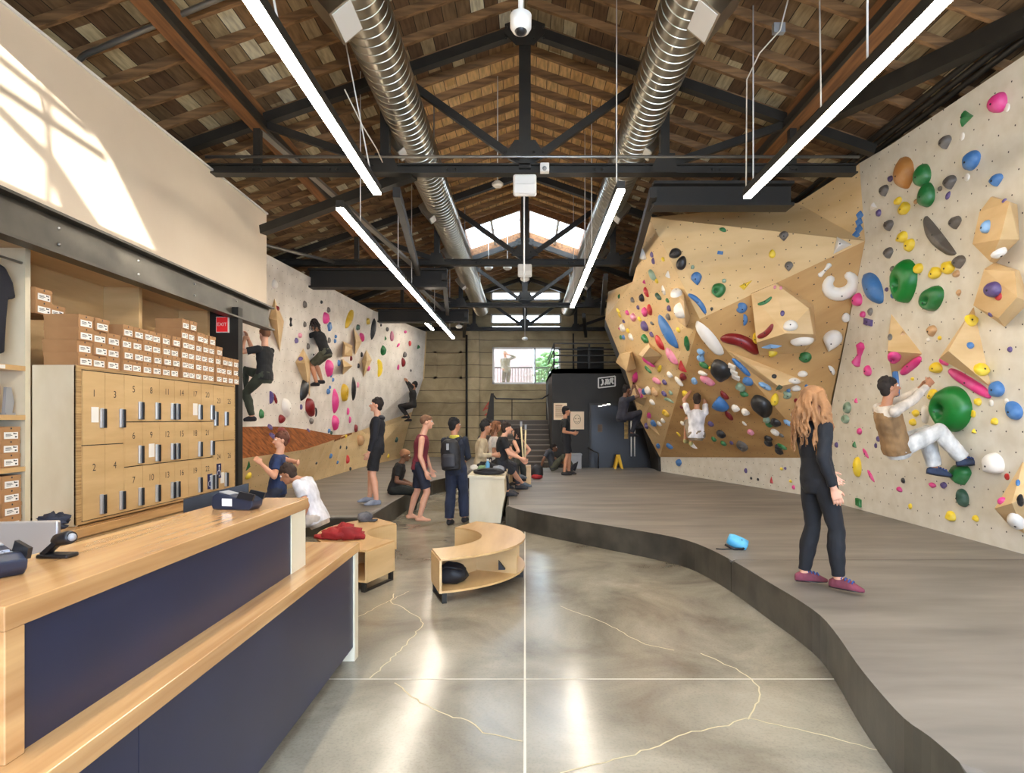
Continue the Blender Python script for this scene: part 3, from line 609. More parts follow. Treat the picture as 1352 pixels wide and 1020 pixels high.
# ---- wooden volumes bolted to the walls
def cast(px, py, tree):
    o = V((0, 0, EYE)); d = (P(px, py, 1) - o).normalized(); return tree.ray_cast(o, d)
tree0 = BVHTree.FromPolygons(bv_v, bv_f)
VOLS = []
def volume(base, top, label, mname=None):
    bm = bmesh.new(); nn = V((0, 0, 0)); pts = []
    for x, y in base:
        h = cast(x, y, tree0)
        if h[0] is None: continue
        pts.append(h[0]); nn += h[1]
    nn.normalize()
    if nn.dot(V((0, 0, EYE)) - pts[0]) < 0: nn = -nn
    c = sum(pts, V()) / len(pts)
    for p in pts: bm.verts.new(p - nn * .01)
    for x, y, hgt in top:                    # point on the pixel's ray, hgt in front of the wall's plane
        o = V((0, 0, EYE)); d = (P(x, y, 1) - o).normalized(); tt = ((c + nn * hgt) - o).dot(nn) / d.dot(nn); bm.verts.new(o + d * tt)
    r = bmesh.ops.convex_hull(bm, input=bm.verts); bmesh.ops.delete(bm, geom=[v for v in bm.verts if not v.link_faces], context='VERTS')
    bmesh.ops.dissolve_limit(bm, angle_limit=.06, verts=bm.verts, edges=bm.edges); bmesh.ops.recalc_face_normals(bm, faces=bm.faces)
    bo = len(bv_v); bm.verts.index_update(); bv_v.extend(v.co.copy() for v in bm.verts)
    for f in bm.faces:
        ii = [v.index for v in f.verts]; bv_f.extend((bo + ii[0], bo + ii[k], bo + ii[k + 1]) for k in range(1, len(ii) - 1))
    me = bpy.data.meshes.new('wooden_volume'); 
    for v in bm.verts: v.co -= c
    bm.to_mesh(me); bm.free(); me.materials.append(VOL); o = bpy.data.objects.new('wooden_volume', me); C.objects.link(o); o.location = c; ORG[o] = c
    tag(o, label, 'climbing volume', 'wooden volumes on the climbing walls'); VOLS.append(o); return o
volume([(1310, 259), (1342, 270), (1345, 316), (1313, 348), (1290, 322), (1297, 280)], [(1308, 260, .2), (1333, 266, .34), (1320, 316, .36), (1307, 345, .2), (1284, 322, .25), (1293, 280, .25), (1345, 316, .1)], 'six-sided wooden volume highest on the white slab wall, a light blue hold on it')
volume([(1312, 346), (1345, 357), (1358, 400), (1326, 432), (1290, 404), (1298, 355)], [(1300, 356, .2), (1340, 358, .22), (1343, 392, .24), (1318, 420, .18), (1285, 403, .16)], 'six-sided wooden volume on the white slab wall carrying the purple ball hold')
volume([(1176, 413), (1218, 467), (1177, 497), (1186, 462)], [(1172, 463, .3), (1173, 440, .14)], 'small wooden pyramid on the white slab wall holding a pink cup')
volume([(1285, 404), (1309, 512), (1246, 474), (1275, 440)], [(1252, 463, .42), (1240, 473, .36)], 'large wooden pyramid on the white slab wall above the long pink bar')
volume([(1350, 608), (1385, 640), (1352, 705), (1328, 690), (1330, 660)], [(1313, 671, .3), (1336, 664, .3)], 'wooden wedge low on the white slab wall, cut by the picture edge')
volume([(992, 387), (1026, 373), (1074, 402), (1078, 450), (1060, 466), (1003, 470)], [(1037, 440, .62), (1068, 407, .42), (1074, 441, .5), (999, 452, .42), (992, 388, .12), (1024, 374, .12)], 'big faceted wooden block on the plywood overhang, white and red holds on it')
volume([(955, 459), (1064, 503), (1031, 519), (992, 492)], [(1028, 510, .22), (990, 480, .12)], 'flat pale wooden triangle on the plywood overhang under the big red bar')
volume([(882, 378), (902, 386), (911, 418), (906, 433), (894, 424), (886, 400)], [(903, 398, .22), (905, 430, .16)], 'tan wooden fin under two white holds at the plywood wall fold')
volume([(824, 467), (834, 464), (840, 486), (830, 492), (826, 478)], [(813, 478, .32), (827, 490, .32), (818, 467, .3), (832, 466, .2)], 'wooden cube with blue holds at the outer end of the plywood wall')
volume([(842, 468), (856, 452), (874, 470), (862, 482)], [(848, 471, .3), (858, 458, .2)], 'wooden pyramid over the pink bar on the crowded plywood side')
volume([(840, 507), (854, 525), (850, 536), (838, 528)], [(829, 524, .3)], 'wooden spike volume low on the crowded plywood side, pink hold on top')
volume([(852, 540), (872, 576), (854, 562)], [(856, 562, .14)], 'thin wooden triangle near the bottom of the crowded plywood side')
volume([(363, 393), (355, 420), (376, 424), (370, 466)], [(366, 423, .28)], 'tall wooden diamond on the boulder wall next to the parapet')
volume([(401, 459), (390, 478), (411, 478), (410, 526)], [(403, 479, .22)], 'wooden diamond over the black leaf hold on the boulder wall')
volume([(453, 450), (466, 456), (466, 470), (452, 471)], [(456, 456, .25), (464, 460, .25), (455, 468, .25)], 'upper of two stacked wooden blocks on the boulder wall')
volume([(452, 473), (466, 483), (453, 495)], [(454, 484, .3), (463, 483, .2)], 'lower of two stacked wooden blocks on the boulder wall')
volume([(467, 431), (479, 450), (469, 470)], [(470, 451, .2)], 'narrow wooden wedge with a magenta hold on the boulder wall')
volume([(484, 461), (492, 475), (480, 499), (478, 476)], [(484, 476, .25)], 'pale wooden wedge beside the yellow ring on the boulder wall')
tree = BVHTree.FromPolygons(bv_v, bv_f)
# ---------------------------------------------------------------- parapet, beam, shelves, lockers
pw = struct(MB().box((-4.47, -3.9, 3.59), (-4.25, 9.97, 5.10)).build('wall_parapet', WALLW))
MB().box((-4.51, -3.9, 5.10), (-4.23, 9.99, 5.125)).build('parapet_cap', WHITEP, pw)
t = thing('steel_beam', (-4.45, 3, 3.28), 'dark steel channel beam under the white parapet, bolted, over the shelves', 'beam')
MB().box((-4.37, -3.9, 3.245), (-4.31, 10.2, 3.595)).build('web', BEAM, t)
for z in (3.222, 3.58): MB().box((-4.37, -3.9, z), (-4.21, 10.2, z + .025)).build('flange', BEAM, t)
bo = MB(); y = 1.0
while y < 10.1:
    for z in (3.34, 3.49): bo.ball((-4.305, y, z), .016, 8, 4)
    y += 1.15
bo.build('bolts', ZINC, t)
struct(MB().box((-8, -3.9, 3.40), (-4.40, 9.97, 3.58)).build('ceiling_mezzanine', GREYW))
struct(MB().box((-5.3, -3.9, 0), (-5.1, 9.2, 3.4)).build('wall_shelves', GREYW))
struct(MB().box((-5.1, 8.92, 0), (-4.22, 9.06, 3.38)).build('trim_1', BLACK))
FX, SX, SB = -4.2, -4.62, -5.06
# lockers ------------------------------------------------------------
def lx(px): return FX * FPX / (px - CX)       # depth of a pixel column on the locker plane
LD0, LD1, LZ0, LZ1 = 5.70, 8.76, .73, 2.23
lk = thing('locker_cabinet', (-4.4, 7.2, LZ0), 'birch plywood bank of twenty-six numbered lockers with black and silver locks', 'lockers')
MB().box((SB + .45, LD0, LZ0), (FX - .02, LD1, LZ1)).build('carcass', PLY, lk); MB().box((FX - .02, LD0 + .03, LZ0 + .02), (FX - .006, LD1 - .02, LZ1 - .03)).build('shadow_gap_panel', BLACK, lk)  # black sheet behind the doors imitates shade in the gaps between them
MB().box((SX + .01, LD0 - .03, LZ0 - .01), (FX - .005, LD0, LZ1 + .004)).build('end_panel', PALEPLY, lk)
b = MB().box((FX - .02, LD0 - .03, LZ0), (FX + .006, LD0 + .03, LZ1)).box((FX - .02, LD1 - .02, LZ0), (FX + .006, LD1 + .01, LZ1)).box((FX - .02, LD0 + .03, LZ1 - .03), (FX + .006, LD1 - .02, LZ1)).box((FX - .02, LD0 + .03, LZ0), (FX + .006, LD1 - .02, LZ0 + .02))
b.build('face_frame', EDGE, lk)
cuts = [LD0 + .035] + [lx(v) for v in (137.2, 162.5, 187, 209, 229, 247.5, 264.5, 280.5, 294.5)] + [LD1 - .025]
numb = mat('number_ink', (44, 38, 32), .6); LOCKB = mat('lock_black', (22, 22, 26), .35); LOCKS = mat('lock_silver', (206, 208, 212), .3, .6); SIGNB = mat('blue_sign', (28, 36, 84), .4)
z0, z1 = LZ0 + .025, LZ1 - .035
def two(hi): return [(z0, z0 + (z1 - z0) * hi), (z0 + (z1 - z0) * hi, z1)]
three = [(z0, z0 + (z1 - z0) * .325), (z0 + (z1 - z0) * .325, z0 + (z1 - z0) * .655), (z0 + (z1 - z0) * .655, z1)]
num = 1
for i in range(10):
    rows = (two(.50) if i < 2 else two(.47) if i > 7 else three)[::-1]
    for r, (a, c) in enumerate(rows):
        y0, y1 = cuts[i] + .003, cuts[i + 1] - .003
        dr = MB().box((FX - .002, y0, a + .005), (FX + .012, y1, c - .005)).build('door', PLY, lk); dr['label'] = 'locker door numbered %d' % num
        zz = c - (.22 if i < 2 or i > 7 else .15)
        text('number', str(num), .1, frame((FX + .012, (y0 + y1) / 2, zz), (0, 1, 0), (1, 0, 0)), numb, dr)
        left_hinge = i not in (5,)
        ly = y1 - .04 if left_hinge else y0 + .05
        if i > 7: ly = y0 + .05
        lz = a + .11 if r == len(rows) - 1 else a + .1
        if (i < 2 or i > 7) and r == 0: lz = c - .48
        MB().box((FX + .012, ly - .038, lz - .075), (FX + .034, ly + .0, lz + .12)).build('lock_back', LOCKS, dr, bevel=.006)
        MB().box((FX + .03, ly - .008, lz - .075), (FX + .046, ly + .028, lz + .115)).build('lock', LOCKB, dr, bevel=.005)
        if num in (1, 9, 17, 26):
            MB().box((FX + .012, ly - .15, lz - .02), (FX + .014, ly - .05, lz + .13)).build('notice', PAPER, dr)
        if num in (24, 22):
            sy = (y0 + y1) / 2 + (.06 if num == 22 else 0); sz_ = zz - (.19 if num == 24 else .17)
            MB().box((FX + .012, sy - .06, sz_ - .1), (FX + .016, sy + .06, sz_ + .1)).build('access_sign', SIGNB, dr)
            q = frame((FX + .0165, sy, sz_), (0, 1, 0), (1, 0, 0)); g = MB()
            for p, e in (((0, .055), (0, .0)), ((0, .0), (.03, -.0)), ((.03, 0), (.04, -.05))): g.bar(q @ V((p[0], p[1], 0)), q @ V((e[0], e[1], 0)), .008, .003, (1, 0, 0))
            for k in range(10):
                a0, a1 = math.radians(80 + k * 26), math.radians(80 + (k + 1) * 26); g.bar(q @ V((.04 * math.cos(a0), -.03 + .04 * math.sin(a0), 0)), q @ V((.04 * math.cos(a1), -.03 + .04 * math.sin(a1), 0)), .007, .003, (1, 0, 0))
            g.ball(q @ V((0, .068, 0)), .01, 8, 4); g.build('wheelchair_symbol', WHITEP, dr, recalc=False)
        num += 1
# drawer base with worktop under the lockers
t = thing('drawer_cabinet', (-4.4, 6.4, 0), 'low plywood drawer cabinet with orange stickers under the lockers', 'cabinet')
MB().box((SX + .006, 3.2, .08), (FX + .05, LD1, .63)).build('body', PLY, t)
MB().box((SX + .006, 3.2, 0), (FX - .04, LD1, .08)).build('plinth', BLACK, t)
ORST = mat('orange_sticker', (240, 178, 60), .6); y = 3.25
for k in range(7):
    dr = MB().box((FX + .05, y + .004, .12), (FX + .068, y + .776, .61)).build('drawer', PLY, t)
    if k % 2 == 1: MB().box((FX + .068, y + .3, .56), (FX + .07, y + .38, .59)).build('sticker', ORST, dr)
    y += .78
tag(MB().box((SX + .006, 3.15, .632), (FX + .10, LD1 + .01, .715)).build('worktop', MAPLE, bevel=.004), 'long maple worktop ledge under the lockers, above the drawers', 'worktop')
# open shelving along the wall, standing behind lockers ------------------------
sh = thing('shelf_unit', (-4.8, 5, 0), 'tall birch plywood shelving with shoe boxes, shirts and leaflets', 'shelves')
MB().box((SB, 2.6, .715), (SB + .02, LD1 + .1, 3.34)).build('back_panel', PLY, sh)
MB().box((SB, 2.6, 3.31), (SX, LD1 + .1, 3.36)).build('top_panel', PLYH, sh)
for y, za in ((2.6, .715), (5.60, .715), (7.25, 2.24), (LD1 + .06, 2.24)): MB().box((SB, y, za), (SX + .002, y + .06, 3.31)).build('upright', PALEPLY if y < 6 else PLY, sh)
SHZ = [(.98, 1.0), (1.52, 1.56), (1.84, 1.88), (2.34, 2.39)]
SHV = [P(20, y, 5.46).z for y in (617, 547.5, 481.5)]
for z in SHV: MB().box((SB, 2.66, z - .045), (SX + .004, 5.60, z)).build('shelf', PLYH, sh)
lab = MB().box((SX + .004, 5.05, SHV[2] - .04), (SX + .007, 5.38, SHV[2] - .006)).build('shelf_label', PAPER, sh)
text('lettering', "Men's Tees $30", .024, frame((SX + .0072, 5.215, SHV[2] - .023), (0, 1, 0), (1, 0, 0)), numb, lab)
# shoe boxes -------------------------------------------------------------------
KRAFT = mat('kraft_card', (178, 134, 90), .7, c2=(164, 120, 78), scale=3); LBL = mat('box_label', (238, 236, 230), .6); INK = mat('label_ink', (52, 52, 56), .6)
BW, BHH, BL = .205, .122, .33
def shoebox_proto():
    r = thing('shoe_box', (0, 0, 0), '', 'shoe box')
    MB().box((-BL, -BW / 2 + .002, 0), (-.004, BW / 2 - .002, BHH - .03)).build('box_body', KRAFT, r)
    MB().box((-BL - .003, -BW / 2, BHH - .034), (0, BW / 2, BHH - .001)).build('lid', KRAFT, r)
    l = MB().box((-.004, -BW * .36, .012), (.0008, BW * .36, .072)).build('size_label', LBL, r)
    k = MB(); k.box((.0008, -.06, .05), (.0012, .0, .056)).box((.0008, -.06, .04), (.0012, .012, .045)).box((.0008, -.06, .03), (.0012, -.01, .034)).box((.0008, .04, .022), (.0012, .06, .036)); k.add([(.001, .022, .052), (.001, .06, .052), (.001, .058, .062), (.001, .04, .06), (.001, .03, .066), (.001, .022, .066)], [(0, 1, 2, 3, 4, 5)]); k.build('print', INK, r, recalc=False)
    MB().lathe([(.0085, 0), (.0085, .0015)], (-.0005, 0, BHH - .017), 12, Matrix.Rotation(math.pi / 2, 4, 'Y')).build('finger_hole', INK, r)
    return r
def copy_tree(o, parent=None):
    c = o.copy(); C.objects.link(c)
    if parent is not None: c.parent = parent
    for ch in list(o.children): copy_tree(ch, c)
    return c
SB0 = shoebox_proto(); first = [True]
ordn = ['first', 'second', 'third', 'fourth', 'fifth', 'sixth', 'seventh', 'eighth', 'ninth', 'tenth', 'eleventh', 'twelfth', 'thirteenth', 'fourteenth', 'fifteenth', 'sixteenth', 'seventeenth', 'eighteenth', 'nineteenth']
def shoebox(x, y, z, label, group):
    r = SB0 if first[0] else copy_tree(SB0); first[0] = False
    r.location = (x, y, z); r['label'] = label; r['group'] = group; return r
# stacks standing on the lockers: (columns: number of boxes, set back)
hts = [4, 4, 2.95, 4.0, 4, 4, 3.9, 3.9, 3.85, 6, 6, 5.2, 5.2, 5.2, 4.5, 3, 3, 3]
y = LD0 + .03 + BW / 2; rowname = ['bottom row', 'second row', 'third row', 'fourth row', 'fifth row', 'sixth row']
for i, h in enumerate(hts):
    if i == 9: y += .03
    ext = BW * .86 if 3 <= i < 9 else BW * .80 if i >= 9 else BW * 1.0
    if 9 > i >= 2: y += 0
    for k in range(int(round(h))):
        o = shoebox(FX - .02 + rnd.uniform(-.02, .015), y + rnd.uniform(-.006, .006), LZ1 + .006 + k * BHH, 'brown shoe box, %s on the lockers, %s column from the end panel' % (rowname[k], ordn[i]), 'shoe boxes on the lockers')
        o.scale.y = ext / BW * .985
    y += ext
for k, (dy, dz) in enumerate(((0, 0), (0, 1), (1, .0), (2, 0), (3, -.0))):     # second storey, further back
    pass
for k, (i, n0, n1, wd) in enumerate(((0, 4, 6, 'in the shelf corner'), (1, 4, 5, 'beside the shelf corner'), (2, 4, 5, 'third from the corner'), (3, 4, 5, 'fourth from the corner'))):
    for z in range(n0, n1):
        yy = LD0 + .03 + BW * (.5 + i * 1.0)
        if z == 4 and i > 1: continue
        o = shoebox(SX + .0 - (.02 if i else .0) + .02, 5.68 + BW * (.52 + i), LZ1 + .006 + z * BHH + (0 if i == 0 else 0), 'brown shoe box set back %s, %s over the lockers' % (wd, ['', '', '', '', 'fifth row', 'sixth row'][z]), 'shoe boxes on the lockers')
        if i == 0: o.location.x = SX + .03
# boxes on the side shelves
for s, (zb, n, wd) in enumerate(((SHV[0], 3, 'middle shelf'), (SHV[0] - .045 - 4 * BHH - .03, 4, 'lowest shelf'))):
    for c in range(4):
        for k in range(n):
            if s == 1 and k == 3 and c > 1: continue
            o = shoebox(SX - .005 + rnd.uniform(-.012, .004), 5.58 - BW * (.55 + c), zb + .003 + k * (BHH), 'brown shoe box, %s beside the lockers, %s column from the panel, %s' % (wd, ordn[c], rowname[k]), 'shoe boxes on the side shelves')
zb = SHV[0] - .045 - 4 * BHH - .03
MB().box((SB, 2.66, zb - .045), (SX + .004, 5.60, zb)).build('shelf', PLYH, sh)
# things on the shelves: shirt on a hanger, leaflets, grey bottle rack
TEE = mat('black_cotton', (30, 31, 42), .85, c2=(24, 25, 34), scale=6)
t = thing('hanging_shirt', (-4.65, 5.2, SHV[2]), 'black t-shirt hanging in the shelf bay beside the shoe boxes', 'shirt')
b = MB(); pr = [(5.05, SHV[2] + .09), (5.37, SHV[2] + .09), (5.39, SHV[2] + .40), (5.41, SHV[2] + .58), (5.49, SHV[2] + .60), (5.46, SHV[2] + .74), (5.38, SHV[2] + .86), (5.18, SHV[2] + .92), (5.05, SHV[2] + .90), (4.9, SHV[2] + .92), (4.75, SHV[2] + .80), (4.66, SHV[2] + .62), (4.74, SHV[2] + .56), (4.8, SHV[2] + .5), (4.8, SHV[2] + .07)]
b.ext([(-4.60, y_, z_) for y_, z_ in pr], (-1, 0, 0), .1); b.build('shirt_body', TEE, t, bevel=.025)
MB().tube([(-4.65, 5.05, SHV[2] + .89), (-4.65, 5.05, SHV[2] + .95)], .006).build('hanger_hook', ZINC, t)
MB().tube([(-4.65, 2.66, SHV[2] + .955), (-4.65, 5.6, SHV[2] + .955)], .012).build('hanging_rail', ZINC, sh)
RED_ = mat('red_print', (216, 66, 44), .5); PINKP = mat('pink_print', (232, 196, 176), .5)
t = thing('chalk_packet', (-4.68, 5.28, SHV[1]), 'pink chalk packet with a dark red spotted top on the shelf', 'packet')
MB().box((-4.72, 5.22, SHV[1]), (-4.66, 5.38, SHV[1] + .26)).build('packet_body', PINKP, t, bevel=.01); MB().box((-4.662, 5.225, SHV[1] + .18), (-4.655, 5.375, SHV[1] + .255)).build('printed_band', mat('crimson_print', (150, 30, 40), .5), t)
d_ = MB()
for k in range(4): d_.ball((-4.654, 5.245 + .035 * k, SHV[1] + .2), .011, 8, 4)
d_.build('dots', WHITEP, t)
t = thing('chalk_packet', (-4.67, 5.12, SHV[1]), 'orange red packet with a white ring standing in front of the pink one', 'packet')
MB().box((-4.66, 5.06, SHV[1]), (-4.63, 5.20, SHV[1] + .2)).build('packet_body', RED_, t, bevel=.01); MB().tube([(-4.625, 5.13 + .03 * math.cos(a * .5236), SHV[1] + .09 + .03 * math.sin(a * .5236)) for a in range(13)], .006, 5).build('ring_print', WHITEP, t)
t = thing('display_stand', (-4.68, 5.45, SHV[1]), 'grey clear display stand beside the pink packet on the shelf', 'stand')
MB().box((-4.72, 5.42, SHV[1]), (-4.64, 5.52, SHV[1] + .02)).build('foot', GREYP, t); MB().ext([(-4.66, 5.43, SHV[1] + .02), (-4.66, 5.51, SHV[1] + .02), (-4.66, 5.53, SHV[1] + .12), (-4.66, 5.50, SHV[1] + .25), (-4.66, 5.45, SHV[1] + .25), (-4.66, 5.44, SHV[1] + .12)], (-1, 0, 0), .03).build('upright_plate', GREYP, t)
# helmet-like dark cap and cable on the worktop
t = thing('dark_jacket', P(72, 690, 5.35), 'crumpled dark blue jacket lying on the worktop beside the silver monitor', 'jacket')
b = MB()
for k in range(7): lump(b, P(72, 684, 5.35) + V((rnd.uniform(-.1, .08), rnd.uniform(-.06, .06), rnd.uniform(-.07, .02))), .09, .07, .05, k * 2.7, 12, 9, .7)
b.build('cloth', mat('dark_blue_cloth', (44, 50, 68), .8), t)
# EXIT sign
t = thing('exit_sign', P(296, 429, 8.9), 'small red EXIT sign under the steel beam end above the black post', 'exit sign')
c = P(296, 429, 8.93); MB().box((c.x - .095, 8.88, c.z - .115), (c.x + .085, 8.915, c.z + .115)).build('sign_plate', WHITEP, t)
MB().box((c.x - .085, 8.873, c.z - .105), (c.x + .075, 8.88, c.z + .105)).build('red_face', mat('exit_red', (220, 40, 44), .4, emit=.25), t)
text('lettering', 'EXIT', .07, frame((c.x - .005, 8.872, c.z), (1, 0, 0), (0, -1, 0)), WHITEP, t)
# ---------------------------------------------------------------- front desk
dk = thing('front_desk', (-1.5, 2.6, 0), 'front desk with maple tops and dark navy panels, two levels', 'desk')
AX, BX = -1.335, -1.205                      # faces of the upper and the lower tier
def ang(y): return 0
MB().box((-1.76, 1.555, 1.175), (AX, 3.74, 1.24)).build('upper_top', MAPLE, dk, bevel=.003)
MB().box((-1.755, 1.557, .83), (AX - .001, 1.62, 1.175)).build('upper_end_panel', MAPLE, dk, bevel=.003)
MB().box((-1.74, 3.50, .83), (AX - .012, 3.72, 1.175)).build('upper_end_post', PALEPLY, dk)
MB().box((-1.74, 1.62, .83), (AX - .018, 3.50, 1.175)).build('upper_panel', NAVY, dk)
MB().box((-1.76, -.2, .765), (BX, 4.42, .83)).build('ledge_top', MAPLE, dk, bevel=.003)
MB().box((-1.74, -.2, .10), (BX - .02, 1.92, .765)).build('lower_panel', NAVY, dk); MB().box((-1.74, 1.924, .10), (BX - .02, 4.32, .765)).build('lower_panel', NAVY, dk)
MB().box((-1.74, 4.32, 0), (BX - .008, 4.41, .765)).build('lower_end_panel', PALEPLY, dk)
MB().box((-1.72, -.2, 0), (BX - .1, 4.32, .10)).build('plinth', BLACK, dk)
MB().box((-1.76, -.2, .83), (-1.70, 1.55, .84)).build('joint_strip', MAPLE, dk)
t = thing('work_desk', (-2.2, 2.6, 0), 'lower staff desk behind the front desk carrying the monitors', 'desk')
MB().box((-2.75, 1.3, .70), (-1.78, 4.2, .74)).build('desk_top', MAPLE, t)
for y in (1.35, 4.1): MB().box((-2.7, y, 0), (-1.8, y + .05, .70)).build('side_panel', PLY, t)
# silver monitor, seen from behind
SILV = mat('silver_aluminium', (206, 200, 196), .3, .7)
t = thing('monitor', (-2.1, 2.75, .74), 'silver computer monitor seen from behind at the front desk', 'monitor')
q0, q1 = P(-20, 704, 2.78), P(72, 688, 2.78)
MB().ext([(q0.x - .25, 2.70, .86), (q1.x, 2.80, .86), (q1.x, 2.80, q1.z), (q0.x - .25, 2.70, q1.z)], (-.1, 1, 0), .025).build('back_shell', SILV, t, bevel=.008)
MB().ext([(-2.42, 2.66, .742), (-2.26, 2.66, .742), (-2.26, 2.71, .98), (-2.42, 2.71, .98)], (0, -1, 0), .012).build('stand', SILV, t); MB().box((-2.45, 2.55, .741), (-2.22, 2.76, .752)).build('foot', SILV, t)
t = thing('monitor', (-1.95, 3.9, .74), 'black computer monitor behind the card terminal on the front desk', 'monitor')
q0, q1 = P(242, 682, 3.80), P(312, 640, 3.92)
MB().ext([(q0.x, 3.80, .96), (-1.79, 3.92, .96), (-1.79, 3.92, q1.z + .01), (q0.x, 3.80, P(242, 659, 3.8).z)], (-.3, 1, 0), .03).build('back_shell', BLACKP, t)
MB().box((-1.98, 3.9, .74), (-1.9, 3.95, 1.0)).build('stand', BLACKP, t); MB().box((-2.06, 3.84, .741), (-1.82, 4.02, .755)).build('foot', BLACKP, t)
# card terminals
KEYC = [mat('key_grey', (180, 184, 196), .5), mat('key_teal', (110, 190, 190), .5), mat('key_pink', (210, 150, 170), .5)]
def terminal(c, rot, label, s=1.0):
    t = thing('card_terminal', c, label, 'card terminal', 'card terminals on the front desk'); M = Matrix.Translation(c) @ Matrix.Rotation(rot, 4, 'Z') @ Matrix.Scale(s, 4)
    b = MB(); pf = [(-.12, 0), (.10, 0), (.12, .02), (.125, .05), (.09, .07), (.03, .065), (-.09, .09), (-.125, .07), (-.13, .03)]
    b.ext([M @ V((x, -.045, z)) for x, z in pf], M.to_3x3() @ V((0, 1, 0)), .09); b.build('body', mat('terminal_body', (36, 42, 58), .4), t, bevel=.006)
    MB().ext([M @ V((x, -.05, z)) for x, z in ((.03, .065), (.125, .05), (.14, .085), (.05, .10))], M.to_3x3() @ V((0, 1, 0)), .012).ext([M @ V((x, .038, z)) for x, z in ((.03, .065), (.125, .05), (.14, .085), (.05, .10))], M.to_3x3() @ V((0, 1, 0)), .012).build('privacy_shield', BLACKP, t)
    MB().ext([M @ V((x, -.036, z)) for x, z in ((-.085, .091), (-.02, .078), (-.02, .082), (-.085, .095))], M.to_3x3() @ V((0, 1, 0)), .072).build('screen', GREYP, t)
    for i in range(3):
        for j in range(4): MB().box((-.007, -.009, 0), (.007, .009, .005), M @ Matrix.Translation((.03 + .022 * j, -.022 + .022 * i, .066 - .0035 * j))).build('key', KEYC[(i + j) % 3 if j == 3 else 0], t)
    MB().box((-.06, -.047, .02), (.0, -.0445, .06), M).build('sticker', PAPER, t)
terminal(V((-1.55, 3.27, 1.24)), -.22, 'black card terminal with a white sticker at the far end of the desk top', 1.0)
terminal(V((-1.67, 1.90, 1.24)), -.5, 'black card terminal with coloured keys at the near end of the desk top', 1.0)
# barcode scanner / webcam on its foot
c = V((-1.64, 2.12, 1.24)); t = thing('barcode_scanner', c, 'small black barcode scanner on a folding foot on the desk top', 'scanner')
MB().box(c + V((-.05, -.03, 0)), c + V((.06, .03, .014))).build('foot', BLACKP, t, bevel=.005); MB().bar(c + V((-.04, 0, .01)), c + V((.01, 0, .055)), .04, .018).build('arm', BLACKP, t, bevel=.004)
MB().tube([c + V((-.015, .01, .055)), c + V((.005, 0, .06)), c + V((.06, -.02, .073)), c + V((.075, -.025, .075))], [.012, .021, .024, .019], 14).build('head', BLACKP, t); MB().ball(c + V((.075, -.027, .075)), .014, 10, 6).build('lens', GREYP, t)
MB().tube([c + V((-.05, .0, .01)), c + V((-.09, .05, .004)), c + V((-.12, .16, .004))], .003, 6).build('lead', BLACKP, t)
# ---------------------------------------------------------------- black room, stairs, back of the hall
BD_ = 17.8
bk = MB().box((.80, BD_, .0), (3.72, BD_ + .15, 3.22)).box((.80, BD_ + .15, 0), (.95, DEND - .3, 3.22)).box((.80, BD_, 3.08), (8, DEND - .3, 3.22)).box((3.6, BD_ + .0, 0), (8, BD_ + .15, 3.08))
room = struct(bk.build('wall_black_room', BLACK))
t = thing('balcony_railing', (.9, BD_ + .1, 3.22), 'black railing of several bars on top of the black room', 'railing')
for x in (.86, 1.9, 2.94): MB().box((x - .025, BD_ + .05, 3.22), (x + .025, BD_ + .1, 3.98)).build('post', BLACK, t)
for k, z in enumerate((3.42, 3.62, 3.80, 3.97)): MB().box((.84, BD_ + .06, z - .02), (3.4, BD_ + .09, z + .02)).build('rail_bar', BLACK, t)
for z in (3.42, 3.8, 3.97): MB().box((.85, BD_ + .1, z - .02), (.88, 22.8, z + .02)).build('rail_bar', BLACK, t)
# glass door
def BP(px, py): return P(px, py, BD_)
a, c = BP(781, 617), BP(862, 535)
door = struct(MB().box((a.x - .07, BD_ - .05, .32), (a.x, BD_, c.z + .07)).box((c.x, BD_ - .05, .32), (c.x + .06, BD_, c.z + .07)).box((a.x, BD_ - .05, c.z), (c.x, BD_, c.z + .07)).build('door_1', STEEL))
MB().box((a.x, BD_ - .03, .32), (c.x, BD_ - .015, c.z)).build('glass_pane', GLASSY, door)
for px in (832.8, 837.2):
    x = BP(px, 0).x; h = MB().tube([(x, BD_ - .09, BP(0, 602).z), (x, BD_ - .09, BP(0, 548).z)], .022, 10); h.tube([(x, BD_ - .09, BP(0, 597).z), (x, BD_ - .03, BP(0, 597).z)], .012, 6).tube([(x, BD_ - .09, BP(0, 553).z), (x, BD_ - .03, BP(0, 553).z)], .012, 6); h.build('door_handle', WHITEP, door)
for i in range(3):
    p = BP(792 + 5.5 * i, 536 - 1.2 * i); tag(MB().box((p.x - .05, BD_ - .09, p.z - .012), (p.x + .05, BD_ - .05, p.z + .012)).build('lintel_light', mat('lintel_lamp', (255, 250, 240), .4, emit=4)), 'small white lamp over the black glass door, %s from the posters' % ordn[i], 'lamp', 'small lamps over the glass door')
tag(MB().box((BP(824, 0).x, BD_ - .045, BP(0, 579).z), (BP(829, 0).x, BD_ - .032, BP(0, 552).z)).build('door_poster', mat('gold_print', (176, 140, 60), .5, c2=(90, 70, 40), scale=9)), 'narrow golden poster on the black glass door next to the white handles', 'poster')
tag(MB().box((BP(789, 0).x, BD_ - .045, BP(0, 570).z), (BP(795, 0).x, BD_ - .032, BP(0, 560).z)).build('door_notice', mat('brown_print', (92, 74, 56), .6)), 'small brown notice on the black glass door', 'notice')
